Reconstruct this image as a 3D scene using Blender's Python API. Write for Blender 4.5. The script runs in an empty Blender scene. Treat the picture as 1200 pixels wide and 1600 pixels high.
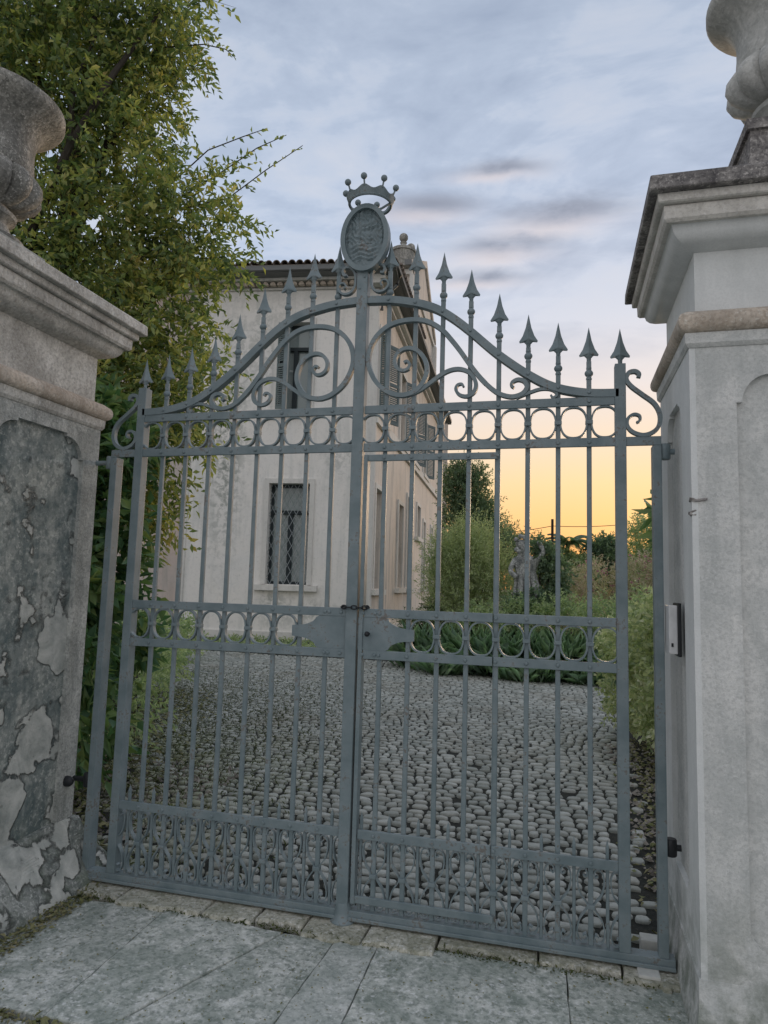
import bpy, bmesh, math, random
import numpy as np
from mathutils import Vector, Matrix
random.seed(7); RNG = np.random.default_rng(7)
SC = bpy.context.scene
COL = SC.collection
PI = math.pi

# ------------------------------------------------------------------ camera
cam_d = bpy.data.cameras.new('camera'); cam = bpy.data.objects.new('camera', cam_d); COL.objects.link(cam)
cam_d.sensor_fit = 'VERTICAL'; cam_d.sensor_height = 36.0; cam_d.lens = 36.0 * 1067.39 / 1600.0
cam_d.clip_start = 0.05; cam_d.clip_end = 5000
yaw, pitch, roll = 0.2566, 0.1064, 0.0286
fw = Vector((-math.sin(yaw) * math.cos(pitch), math.cos(yaw) * math.cos(pitch), math.sin(pitch)))
r0 = Vector((math.cos(yaw), math.sin(yaw), 0)); u0 = r0.cross(fw)
rt = r0 * math.cos(roll) + u0 * math.sin(roll); up = -r0 * math.sin(roll) + u0 * math.cos(roll)
CAM = Vector((0.9733, -3.1853, 1.55))
M = Matrix((rt, up, -fw)).transposed().to_4x4(); M.translation = CAM
cam.matrix_world = M
SC.camera = cam
SC.view_settings.view_transform = 'Standard'; SC.view_settings.look = 'None'
SC.view_settings.exposure = 0.70; SC.view_settings.gamma = 1.0; SC.view_settings.use_curve_mapping = False

# ------------------------------------------------------------------ node helper
class NT:
    def __init__(s, nt): s.t = nt; s.n = nt.nodes; s.l = nt.links
    def add(s, typ, **k):
        nd = s.n.new(typ)
        for a, b in k.items():
            if a[0] == '_': continue
            setattr(nd, a, b)
        return nd
    def link(s, a, b): s.l.new(a, b)
    def val(s, x, sock):
        if hasattr(x, 'is_linked') or hasattr(x, 'links'): s.l.new(x, sock)
        else: sock.default_value = x
    def math(s, op, a, b=0.0, c=None, clamp=False):
        nd = s.add('ShaderNodeMath', operation=op, use_clamp=clamp)
        s.val(a, nd.inputs[0]); s.val(b, nd.inputs[1])
        if c is not None: s.val(c, nd.inputs[2])
        return nd.outputs[0]
    def vmath(s, op, a, b=(0, 0, 0)):
        nd = s.add('ShaderNodeVectorMath', operation=op); s.val(a, nd.inputs[0]); s.val(b, nd.inputs[1])
        return nd.outputs['Value'] if op in ('DOT_PRODUCT', 'LENGTH') else nd.outputs[0]
    def mix(s, f, a, b, mode='MIX'):
        nd = s.add('ShaderNodeMix', data_type='RGBA', blend_type=mode)
        s.val(f, nd.inputs[0])
        s.val(tuple(a) + (1,) if isinstance(a, (tuple, list)) and len(a) == 3 else a, nd.inputs[6])
        s.val(tuple(b) + (1,) if isinstance(b, (tuple, list)) and len(b) == 3 else b, nd.inputs[7])
        return nd.outputs[2]
    def noise(s, vec, scale, detail=4, rough=0.55, dist=0.0):
        nd = s.add('ShaderNodeTexNoise'); s.link(vec, nd.inputs['Vector'])
        nd.inputs['Scale'].default_value = scale; nd.inputs['Detail'].default_value = detail
        nd.inputs['Roughness'].default_value = rough; nd.inputs['Distortion'].default_value = dist
        return nd.outputs['Fac']
    def ramp(s, f, stops, interp='LINEAR'):
        nd = s.add('ShaderNodeValToRGB'); cr = nd.color_ramp; cr.interpolation = interp
        while len(cr.elements) < len(stops): cr.elements.new(0.5)
        for e, (p, c) in zip(cr.elements, stops):
            e.position = p; e.color = (c, c, c, 1) if isinstance(c, (int, float)) else tuple(c) + (1,)
        s.link(f, nd.inputs[0]); return nd.outputs[0]
    def scale(s, vec, v):
        nd = s.add('ShaderNodeMapping'); s.link(vec, nd.inputs[0]); nd.inputs['Scale'].default_value = v
        return nd.outputs[0]

def srgb(r, g, b):
    f = lambda c: (c / 255 / 12.92) if c / 255 < 0.04045 else ((c / 255 + 0.055) / 1.055) ** 2.4
    return (f(r), f(g), f(b))

# ------------------------------------------------------------------ world: dusk sky
W = bpy.data.worlds.new('World'); SC.world = W; W.use_nodes = True
w = NT(W.node_tree); w.n.clear()
SUN_AZ = math.radians(-7.0)       # clockwise from +y is negative x here: direction (sin, cos)
sun_dir = Vector((math.sin(math.radians(9)), math.cos(math.radians(9)), math.tan(math.radians(3)))).normalized()
tc = w.add('ShaderNodeTexCoord'); D = tc.outputs['Generated']
sky = w.add('ShaderNodeTexSky', sky_type='NISHITA', sun_disc=False)
sky.sun_elevation = math.radians(3); sky.sun_rotation = math.radians(9)
sep = w.add('ShaderNodeSeparateXYZ'); w.link(D, sep.inputs[0]); Z = sep.outputs['Z']
Zc = w.math('MAXIMUM', Z, 0.0)
def sk(r, g, b, k=0.70): return tuple(c * k for c in srgb(r, g, b))
sunside = w.ramp(Zc, [(0.0, sk(240, 148, 96)), (0.05, sk(246, 176, 112)), (0.10, sk(246, 196, 132)), (0.15, sk(243, 208, 158)), (0.20, sk(236, 212, 184)),
                      (0.28, sk(226, 216, 212)), (0.37, sk(208, 210, 220)), (0.50, sk(186, 196, 215)), (0.68, sk(170, 182, 202)), (1.0, sk(206, 211, 220))])
offside = w.ramp(Zc, [(0.0, sk(216, 200, 190)), (0.12, sk(214, 206, 204)), (0.26, sk(200, 205, 216)), (0.40, sk(184, 197, 218)),
                      (0.68, sk(172, 184, 203)), (1.0, sk(206, 211, 220))])
backside = w.ramp(Zc, [(0.0, sk(214, 210, 210)), (0.3, sk(224, 223, 224)), (0.68, sk(220, 221, 225)), (1.0, sk(206, 211, 220))])  # brighter overhead and behind the camera than in view, added to fill the foreground
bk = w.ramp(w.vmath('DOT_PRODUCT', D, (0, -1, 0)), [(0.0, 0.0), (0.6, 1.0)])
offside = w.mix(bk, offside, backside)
az = w.vmath('DOT_PRODUCT', D, tuple(Vector((math.sin(math.radians(12)), math.cos(math.radians(12)), 0))))
azf = w.ramp(az, [(0.70, 0.0), (0.985, 1.0)], 'EASE')
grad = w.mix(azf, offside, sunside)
# high cloud sheet
inv = w.math('DIVIDE', 1.0, w.math('ADD', Zc, 0.12))
comb = w.add('ShaderNodeCombineXYZ')
w.link(w.math('MULTIPLY', sep.outputs['X'], inv), comb.inputs[0]); w.link(w.math('MULTIPLY', sep.outputs['Y'], inv), comb.inputs[1])
cv = w.scale(comb.outputs[0], (1.0, 1.5, 1.0))
n1 = w.noise(cv, 1.7, 6, 0.58, 0.6); n2 = w.noise(cv, 5.5, 5, 0.6, 0.4)
nn = w.math('ADD', w.math('MULTIPLY', n1, 0.7), w.math('MULTIPLY', n2, 0.3))
hi = w.math('MULTIPLY', w.ramp(nn, [(0.50, 0.0), (0.66, 1.0)]), w.ramp(Zc, [(0.22, 0.0), (0.45, 1.0)]))
lo = w.math('MULTIPLY', w.ramp(nn, [(0.38, 1.0), (0.53, 0.0)]), w.ramp(Zc, [(0.26, 0.0), (0.5, 1.0)]))
c1 = w.mix(w.math('MULTIPLY', hi, 0.55), grad, sk(210, 210, 216))
c2 = w.mix(w.math('MULTIPLY', lo, 0.62), c1, sk(136, 150, 174))
# four small dusk clouds, each at its own direction in the sky
def pixdir(px, py): return (fw + rt * ((px - 600) / 1067.39) - up * ((py - 800) / 1067.39)).normalized()
small = None; lit = None
for (px, py, wd, ht) in [(885, 328, .080, .015), (795, 380, .065, .013), (755, 430, .06, .010), (675, 318, .065, .012), (785, 262, .05, .008)]:
    c = pixdir(px, py); a = Vector((0, 0, 1)).cross(c).normalized(); b = c.cross(a)
    wob = w.math('MULTIPLY', w.math('SUBTRACT', n2, 0.5), 0.022)
    da = w.math('DIVIDE', w.vmath('DOT_PRODUCT', D, tuple(a)), wd)
    db = w.math('DIVIDE', w.math('ADD', w.vmath('DOT_PRODUCT', D, tuple(b)), wob), ht)
    q = w.math('ADD', w.math('MULTIPLY', da, da), w.math('MULTIPLY', db, db))
    fr = w.vmath('DOT_PRODUCT', D, tuple(c))
    m = w.math('MULTIPLY', w.math('POWER', 2.718, w.math('MULTIPLY', q, -1.0)), w.math('GREATER_THAN', fr, 0.0))
    small = m if small is None else w.math('MAXIMUM', small, m)
    db2 = w.math('ADD', db, 1.1); q2 = w.math('ADD', w.math('MULTIPLY', w.math('SUBTRACT', da, 0.25), w.math('SUBTRACT', da, 0.25)), w.math('MULTIPLY', db2, db2))
    m2 = w.math('MULTIPLY', w.math('POWER', 2.718, w.math('MULTIPLY', q2, -1.0)), w.math('GREATER_THAN', fr, 0.0))
    lit = m2 if lit is None else w.math('MAXIMUM', lit, m2)
fine = w.noise(w.scale(D, (1, 1, 3)), 14, 5, 0.6, 0.3)
small = w.math('MULTIPLY', small, w.ramp(fine, [(0.25, 0.45), (0.55, 1.0)]))
c2 = w.mix(w.math('MULTIPLY', lit, 0.38, clamp=True), c2, sk(238, 216, 206))
c3 = w.mix(w.math('MULTIPLY', small, 1.0, clamp=True), c2, sk(142, 148, 164))
nish = w.mix(1.0, sky.outputs[0], (0.005, 0.005, 0.005), 'MULTIPLY')
tot = w.mix(1.0, c3, nish, 'ADD')
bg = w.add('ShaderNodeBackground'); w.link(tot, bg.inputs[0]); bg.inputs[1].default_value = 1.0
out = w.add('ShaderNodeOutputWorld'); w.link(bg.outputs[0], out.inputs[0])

sd = bpy.data.lights.new('sun', 'SUN'); sun = bpy.data.objects.new('sun', sd); COL.objects.link(sun)
sd.energy = 1.0; sd.angle = math.radians(14); sd.color = (1.0, 0.72, 0.48)
sun.rotation_euler = sun_dir.to_track_quat('Z', 'Y').to_euler(); sun.location = (5, 60, 12)

# ------------------------------------------------------------------ materials
def material(name):
    m = bpy.data.materials.new(name); m.use_nodes = True; t = NT(m.node_tree); t.n.clear()
    b = t.add('ShaderNodeBsdfPrincipled'); o = t.add('ShaderNodeOutputMaterial'); t.link(b.outputs[0], o.inputs[0])
    t.tc = t.add('ShaderNodeTexCoord'); t.ob = t.tc.outputs['Object']
    t.geo = t.add('ShaderNodeNewGeometry'); t.pos = t.geo.outputs['Position']
    t.b = b; t.b.inputs['Specular IOR Level'].default_value = 0.3
    return m, t
def bump(t, h, strength, dist=0.01):
    nd = t.add('ShaderNodeBump'); nd.inputs['Strength'].default_value = strength; nd.inputs['Distance'].default_value = dist
    t.link(h, nd.inputs['Height']); t.link(nd.outputs[0], t.b.inputs['Normal'])

def mat_iron():
    m, t = material('painted_iron')
    n = t.noise(t.pos, 9, 5, 0.6); n2 = t.noise(t.pos, 70, 4, 0.6)
    c = t.mix(t.ramp(n, [(0.35, 0.0), (0.7, 1.0)]), (0.135, 0.180, 0.195), (0.215, 0.260, 0.275))
    rust = t.ramp(t.math('ADD', t.math('MULTIPLY', n, 0.5), t.math('MULTIPLY', n2, 0.5)), [(0.57, 0.0), (0.62, 1.0)])
    c = t.mix(t.math('MULTIPLY', rust, 0.65), c, (0.13, 0.095, 0.07))
    t.link(c, t.b.inputs['Base Color']); t.b.inputs['Roughness'].default_value = 0.48
    t.b.inputs['Metallic'].default_value = 0.0; t.b.inputs['Specular IOR Level'].default_value = 0.5
    bump(t, n2, 0.35, 0.002); return m
def mat_dark(name, col, rough=0.5, metal=0.0):
    m, t = material(name); n = t.noise(t.pos, 30, 4)
    t.link(t.mix(n, tuple(c * 0.75 for c in col), tuple(c * 1.25 for c in col)), t.b.inputs['Base Color'])
    t.b.inputs['Roughness'].default_value = rough; t.b.inputs['Metallic'].default_value = metal
    bump(t, n, 0.2, 0.003); return m
def mat_stone(name, base, dark, light, blotch=0.5, fine=60, flake=False, moss=True, bs=0.5, spk_=0.6, vary=0.0):
    m, t = material(name)
    big = t.noise(t.pos, 1.9, 6, 0.62, 0.5); mid = t.noise(t.pos, 9, 6, 0.65, 0.2); fn = t.noise(t.pos, fine, 5, 0.7)
    sv = t.scale(t.pos, (5.5, 5.5, 0.7)); streak = t.noise(sv, 2.2, 5, 0.6, 0.4)
    c = t.mix(t.ramp(mid, [(0.30, 0.0), (0.72, 1.0)]), tuple(base), tuple(light))
    c = t.mix(t.math('MULTIPLY', t.ramp(t.math('ADD', t.math('MULTIPLY', big, 0.45), t.math('MULTIPLY', streak, 0.55)), [(0.40, 0.0), (0.64, 1.0)]), blotch), c, tuple(dark))
    spk = t.ramp(fn, [(0.47, 0.0), (0.60, 1.0)])
    c = t.mix(t.math('MULTIPLY', spk, spk_), c, tuple(d * 0.7 for d in dark))
    spk2 = t.ramp(t.noise(t.pos, fine * 1.7, 3, 0.6), [(0.54, 0.0), (0.66, 1.0)])
    c = t.mix(t.math('MULTIPLY', spk2, spk_), c, tuple(min(.8, d * 1.35) for d in light))
    md = t.ramp(t.noise(t.pos, 4.5, 7, 0.7, 0.8), [(0.44, 0.0), (0.60, 1.0)])
    c = t.mix(t.math('MULTIPLY', md, blotch * 0.75), c, tuple(dark))
    if moss:
        sp = t.add('ShaderNodeSeparateXYZ'); t.link(t.pos, sp.inputs[0])
        low = t.math('MULTIPLY', t.ramp(sp.outputs['Z'], [(0.0, 1.0), (0.55, 0.0)]), t.ramp(mid, [(0.42, 0.0), (0.6, 1.0)]))
        c = t.mix(t.math('MULTIPLY', low, 0.75), c, (0.085, 0.115, 0.075))
    h = t.math('ADD', t.math('MULTIPLY', fn, 0.6), t.math('MULTIPLY', mid, 0.8))
    if flake:
        fl = t.noise(t.pos, 4.2, 2.5, 0.5, 0.35)
        sp2 = t.add('ShaderNodeSeparateXYZ'); t.link(t.pos, sp2.inputs[0])
        zz = t.math('MULTIPLY', sp2.outputs['Z'], 0.45)
        fl2 = t.noise(t.pos, 7.5, 7, 0.62, 0.5)
        th = t.math('ADD', t.math('ADD', t.math('MULTIPLY', fl, 0.72), t.math('MULTIPLY', fl2, 0.28)), t.math('MULTIPLY', t.ramp(zz, [(0.0, 0.20), (0.5, 0.15), (0.72, 0.05), (1.0, 0.0)]), 0.25))
        mk = t.ramp(th, [(0.562, 0.0), (0.572, 1.0)])
        c = t.mix(mk, c, t.mix(t.ramp(fl2, [(0.35, 0.0), (0.65, 1.0)]), (0.26, 0.28, 0.26), (0.56, 0.56, 0.52)))
        rim = t.ramp(th, [(0.535, 0.0), (0.560, 1.0), (0.566, 0.0)])
        c = t.mix(t.math('MULTIPLY', rim, 0.7), c, (0.05, 0.055, 0.05))
        h = t.math('ADD', h, t.math('MULTIPLY', mk, 2.6))
    if vary:
        oi = t.add('ShaderNodeObjectInfo'); g = t.math('ADD', 1.0 - vary, t.math('MULTIPLY', oi.outputs['Random'], 2 * vary))
        cc = t.add('ShaderNodeCombineColor'); [t.link(g, cc.inputs[q]) for q in range(3)]
        c = t.mix(1.0, c, cc.outputs[0], 'MULTIPLY')
    t.link(c, t.b.inputs['Base Color']); t.b.inputs['Roughness'].default_value = 0.9
    bump(t, h, bs, 0.012); return m
def mat_plaster(name, a, b_, stain, amount=0.5, speckle=1.0):
    m, t = material(name)
    big = t.noise(t.pos, 0.55, 6, 0.6, 0.6); mid = t.noise(t.pos, 3.2, 6, 0.65)
    st = t.noise(t.scale(t.pos, (2.2, 2.2, 0.22)), 2.0, 6, 0.6, 0.3)
    c = t.mix(t.ramp(big, [(0.35, 0.0), (0.65, 1.0)]), tuple(a), tuple(b_))
    c = t.mix(t.math('MULTIPLY', t.ramp(st, [(0.50, 0.0), (0.72, 1.0)]), amount), c, tuple(stain))
    c = t.mix(t.math('MULTIPLY', t.ramp(t.noise(t.pos, 11, 5, 0.7), [(0.52, 0.0), (0.72, 1.0)]), 0.25 * speckle), c, tuple(x * 0.6 for x in stain))
    if name == 'villa_plaster':
        sp = t.add('ShaderNodeSeparateXYZ'); t.link(t.pos, sp.inputs[0])
        for (x0_, wx, z0_, wz, k_) in ((-8.05, .45, 5.2, 2.6, .85), (-6.6, .35, 1.0, .5, .5), (-5.6, 1.0, .75, .35, .5), (-7.0, .8, 8.2, 1.2, .45), (-4.9, .5, 4.9, .6, .35)):
            dx = t.math('DIVIDE', t.math('SUBTRACT', sp.outputs['X'], x0_), wx); dz_ = t.math('DIVIDE', t.math('SUBTRACT', sp.outputs['Z'], z0_), wz)
            g_ = t.math('POWER', 2.718, t.math('MULTIPLY', t.math('ADD', t.math('MULTIPLY', dx, dx), t.math('MULTIPLY', dz_, dz_)), -1.0))
            mk_ = t.math('MULTIPLY', g_, t.ramp(t.noise(t.pos, 5.5, 7, 0.68, 0.4), [(0.44, 0.0), (0.58, 1.0)]))
            c = t.mix(t.math('MULTIPLY', mk_, k_), c, (0.17, 0.20, 0.175))
    t.link(c, t.b.inputs['Base Color']); t.b.inputs['Roughness'].default_value = 0.92
    bump(t, t.math('ADD', mid, t.math('MULTIPLY', t.noise(t.pos, 40, 3), 0.4)), 0.35, 0.02); return m
def mat_leaf(name, cols, objrand=False, rough=0.5, trans=0.35):
    m, t = material(name)
    if objrand:
        oi = t.add('ShaderNodeObjectInfo'); rnd = oi.outputs['Random']
    else: rnd = t.geo.outputs['Random Per Island']
    n = t.noise(t.pos, 1.6, 3, 0.6)
    f = t.math('ADD', t.math('MULTIPLY', rnd, 0.62), t.math('MULTIPLY', t.math('SUBTRACT', n, 0.30), 0.85), clamp=True)
    c = t.ramp(f, [(i / (len(cols) - 1), x) for i, x in enumerate(cols)])
    t.link(c, t.b.inputs['Base Color']); t.b.inputs['Roughness'].default_value = rough
    tr = t.add('ShaderNodeBsdfTranslucent'); t.link(t.mix(1.0, c, (1.3, 1.4, 0.8), 'MULTIPLY'), tr.inputs[0])
    mx = t.add('ShaderNodeMixShader'); mx.inputs[0].default_value = trans
    t.link(t.b.outputs[0], mx.inputs[1]); t.link(tr.outputs[0], mx.inputs[2])
    o = [x for x in t.n if x.type == 'OUTPUT_MATERIAL'][0]; t.link(mx.outputs[0], o.inputs[0]); return m
def mat_rand(name, a, b_, objrand=True, rough=0.85, moss=None):
    m, t = material(name)
    rnd = t.add('ShaderNodeObjectInfo').outputs['Random'] if objrand else t.geo.outputs['Random Per Island']
    n = t.noise(t.pos, 60, 5, 0.65); big = t.noise(t.pos, 0.8, 4, 0.6, 0.5)
    c = t.mix(rnd, tuple(a), tuple(b_))
    c = t.mix(t.math('MULTIPLY', t.ramp(n, [(0.45, 0.0), (0.7, 1.0)]), 0.3), c, tuple(x * 0.45 for x in a))
    if moss:
        sp = t.add('ShaderNodeSeparateXYZ'); t.link(t.pos, sp.inputs[0])
        lx = t.math('MULTIPLY', t.math('ADD', sp.outputs['X'], 0.6), -0.55, clamp=True)
        near = t.math('MULTIPLY', t.math('SUBTRACT', 4.2, sp.outputs['Y']), 0.35, clamp=True)
        mk = t.math('MULTIPLY', t.math('MULTIPLY', lx, near), t.ramp(t.noise(t.pos, 2.6, 5, 0.65), [(0.36, 0.0), (0.56, 1.0)]))
        c = t.mix(t.math('MULTIPLY', mk, 0.8), c, moss)
        gm = t.ramp(big, [(0.50, 0.0), (0.68, 1.0)]); c = t.mix(t.math('MULTIPLY', gm, 0.4), c, (0.20, 0.17, 0.12))
    t.link(c, t.b.inputs['Base Color']); t.b.inputs['Roughness'].default_value = rough
    bump(t, n, 0.5, 0.006); return m

IRON = mat_iron()
BLACK = mat_dark('black_metal', (0.02, 0.022, 0.025), 0.45)
STONE_R = mat_stone('grey_rendered_stone', (0.68, 0.68, 0.66), (0.42, 0.44, 0.43), (0.77, 0.76, 0.73), 0.65, 70, bs=0.6, spk_=0.35)
CAP_R = mat_stone('pale_cap_stone', (0.70, 0.675, 0.62), (0.36, 0.34, 0.31), (0.78, 0.75, 0.70), 0.4, 70, moss=False, bs=0.5, spk_=0.3)
URN_R = mat_stone('pale_urn_stone', (0.58, 0.575, 0.54), (0.26, 0.27, 0.26), (0.70, 0.69, 0.66), 0.6, 50, moss=False, bs=0.5, spk_=0.3)
STONE_SMOOTH = mat_stone('smooth_grey_render', (0.70, 0.71, 0.70), (0.52, 0.54, 0.53), (0.76, 0.77, 0.76), 0.4, 120, bs=0.15, spk_=0.15)
STONE_L = mat_stone('lichen_stained_stone', (0.50, 0.51, 0.48), (0.18, 0.195, 0.185), (0.64, 0.64, 0.60), 0.7, 60, bs=0.9, spk_=0.45)
PANEL_L = mat_stone('flaking_dark_render', (0.34, 0.36, 0.33), (0.07, 0.105, 0.11), (0.50, 0.50, 0.46), 0.85, 30, flake=True, bs=0.9, spk_=0.45)
CORN = mat_stone('weathered_cornice_stone', (0.64, 0.62, 0.57), (0.20, 0.19, 0.17), (0.76, 0.74, 0.69), 0.55, 60, moss=False, bs=0.8, spk_=0.4)
SLABTOP = mat_stone('dark_weathered_slab', (0.27, 0.255, 0.24), (0.07, 0.065, 0.07), (0.50, 0.47, 0.44), 0.8, 45, moss=False, bs=0.9)
BEADM = mat_stone('brownish_bead_stone', (0.60, 0.50, 0.40), (0.28, 0.23, 0.185), (0.70, 0.63, 0.55), 0.6, 50, moss=False, bs=0.8, spk_=0.4)
URNM = mat_stone('urn_stone', (0.40, 0.385, 0.34), (0.11, 0.11, 0.10), (0.56, 0.54, 0.50), 0.8, 50, moss=False, bs=0.8)
SLAB = mat_stone('forecourt_stone', (0.57, 0.58, 0.54), (0.17, 0.21, 0.18), (0.73, 0.73, 0.69), 0.75, 34, moss=False, bs=1.0, spk_=0.6, vary=0.08)
SLAB2 = mat_stone('pale_worn_slab', (0.61, 0.62, 0.585), (0.22, 0.26, 0.235), (0.74, 0.74, 0.70), 0.65, 34, moss=False, bs=0.9, spk_=0.5)
THRESH = mat_stone('mossy_threshold_stone', (0.54, 0.515, 0.43), (0.18, 0.19, 0.13), (0.68, 0.66, 0.59), 0.65, 45, moss=False, bs=1.0, vary=0.10)
COBN = mat_rand('cobble_stone', (0.27, 0.285, 0.26), (0.46, 0.47, 0.435), True, moss=(0.215, 0.235, 0.085))
COBF = mat_rand('cobble_stone_far', (0.27, 0.285, 0.26), (0.46, 0.47, 0.435), False, moss=(0.215, 0.235, 0.085))
EARTH = mat_stone('dark_earth', (0.020, 0.026, 0.024), (0.012, 0.014, 0.012), (0.05, 0.046, 0.034), 0.5, 40, moss=False, bs=0.8)
LAWN = mat_stone('grass_ground', (0.07, 0.085, 0.045), (0.04, 0.055, 0.03), (0.12, 0.12, 0.07), 0.5, 30, moss=False)
PLASTER = mat_plaster('villa_plaster', (0.80, 0.765, 0.72), (0.74, 0.725, 0.70), (0.46, 0.48, 0.46), 0.5)
PLASTER_S = mat_plaster('villa_side_plaster', (0.76, 0.67, 0.58), (0.64, 0.59, 0.53), (0.32, 0.31, 0.29), 0.8)
PLASTER_P = mat_plaster('pinkish_plaster', (0.56, 0.44, 0.38), (0.50, 0.45, 0.42), (0.30, 0.30, 0.27), 0.5)
TRIM = mat_plaster('pale_window_stone', (0.68, 0.66, 0.62), (0.60, 0.59, 0.56), (0.38, 0.39, 0.38), 0.4)
WTRIM = mat_plaster('white_window_stone', (0.74, 0.72, 0.67), (0.66, 0.65, 0.61), (0.45, 0.43, 0.40), 0.3)
SHUT = mat_dark('grey_green_shutter', (0.13, 0.165, 0.165), 0.6)
TILE = mat_rand('clay_roof_tile', (0.16, 0.13, 0.11), (0.27, 0.22, 0.18), True)
DARKW = mat_dark('dark_window_wood', (0.025, 0.035, 0.04), 0.6)
GRILLE = mat_dark('grille_metal', (0.30, 0.33, 0.34), 0.5)
BARK = mat_dark('bark', (0.045, 0.038, 0.03), 0.9)
LIGHTST = mat_dark('pale_marble_block', (0.55, 0.55, 0.52), 0.7)
GUTTER = mat_dark('dark_gutter_metal', (0.16, 0.165, 0.165), 0.6)
POLE = mat_dark('dark_wood_pole', (0.04, 0.03, 0.025), 0.8)
STATUE = mat_stone('grey_statue_stone', (0.36, 0.37, 0.36), (0.08, 0.09, 0.09), (0.60, 0.60, 0.57), 0.8, 25, moss=False, bs=0.9)
def mat_pane():
    m, t = material('closed_pale_shutter_pane'); n = t.noise(t.pos, 3, 4)
    t.link(t.mix(n, (0.22, 0.27, 0.29), (0.34, 0.38, 0.40)), t.b.inputs['Base Color']); t.b.inputs['Roughness'].default_value = 0.35; return m
PANE_S = mat_pane()
def mat_glass():
    m, t = material('window_glass'); t.b.inputs['Base Color'].default_value = (0.22, 0.27, 0.27, 1)
    t.b.inputs['Roughness'].default_value = 0.08; t.b.inputs['Specular IOR Level'].default_value = 0.8
    bump(t, t.noise(t.pos, 2.5, 2), 0.08, 0.02); return m
GLASS = mat_glass()
WHITEP = mat_dark('white_enamel', (0.66, 0.66, 0.66), 0.35)
LEAF_T = mat_leaf('tree_leaf', [(0.05, 0.085, 0.05), (0.125, 0.185, 0.085), (0.23, 0.29, 0.115), (0.43, 0.43, 0.14), (0.47, 0.35, 0.17)], trans=0.45)
LEAF_TS = mat_leaf('tree_leaf_single', [(0.15, 0.20, 0.09), (0.27, 0.32, 0.12), (0.48, 0.45, 0.14), (0.48, 0.34, 0.14)], True, trans=0.45)
LEAF_B = mat_leaf('broad_leaf', [(0.04, 0.10, 0.06), (0.095, 0.19, 0.09), (0.18, 0.27, 0.11), (0.32, 0.34, 0.12)], rough=0.4, trans=0.35)
LEAF_DK = mat_leaf('dark_evergreen', [(0.08, 0.13, 0.10), (0.18, 0.25, 0.16), (0.30, 0.38, 0.24)], rough=0.6, trans=0.45)
LEAF_F = mat_leaf('feathery_green', [(0.22, 0.29, 0.19), (0.42, 0.47, 0.29), (0.64, 0.66, 0.45)], rough=0.55, trans=0.5)
LEAF_V = mat_leaf('variegated_leaf', [(0.16, 0.22, 0.13), (0.40, 0.46, 0.28), (0.60, 0.61, 0.42), (0.74, 0.73, 0.60)], rough=0.45, trans=0.45)
LEAF_O = mat_leaf('oleander_leaf', [(0.22, 0.25, 0.19), (0.40, 0.40, 0.30), (0.56, 0.48, 0.42), (0.70, 0.50, 0.55)], rough=0.6, trans=0.5)
PETAL = mat_leaf('pink_petal', [(0.34, 0.14, 0.22), (0.52, 0.26, 0.36)], rough=0.6)
LEAF_S = mat_leaf('strap_leaf', [(0.17, 0.28, 0.21), (0.32, 0.47, 0.32), (0.52, 0.64, 0.44)], rough=0.5, trans=0.5)
LEAF_G = mat_leaf('low_shrub_leaf', [(0.14, 0.21, 0.14), (0.28, 0.37, 0.22), (0.46, 0.52, 0.31), (0.60, 0.63, 0.46)], rough=0.55, trans=0.5)
LITTER = mat_leaf('dry_litter', [(0.08, 0.09, 0.04), (0.16, 0.17, 0.07), (0.26, 0.23, 0.13), (0.12, 0.17, 0.06)], rough=0.8, trans=0.1)
GRASS = mat_leaf('weed_grass', [(0.03, 0.05, 0.015), (0.08, 0.10, 0.03), (0.15, 0.15, 0.06)], rough=0.6)

# ------------------------------------------------------------------ object helpers
def tag(o, label=None, cat=None, group=None, kind=None):
    if label: o['label'] = label
    if cat: o['category'] = cat
    if group: o['group'] = group
    if kind: o['kind'] = kind
    return o
def wl(o):
    v = Vector((0, 0, 0))
    while o is not None: v = v + o.location; o = o.parent
    return v
def empty(name, loc, label, cat, group=None):
    o = bpy.data.objects.new(name, None); o.location = loc; o.empty_display_size = 0.1; COL.objects.link(o)
    return tag(o, label, cat, group)
def link_mesh(name, me, mat, parent=None, loc=None, kind=None):
    if mat and not me.materials: me.materials.append(mat)
    o = bpy.data.objects.new(name, me); COL.objects.link(o)
    if parent is not None:
        o.parent = parent
    if loc is not None: o.location = Vector(loc) - (wl(parent) if parent is not None else Vector((0, 0, 0)))
    elif parent is not None: o.location = -wl(parent)
    if kind: o['kind'] = kind
    return o

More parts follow.
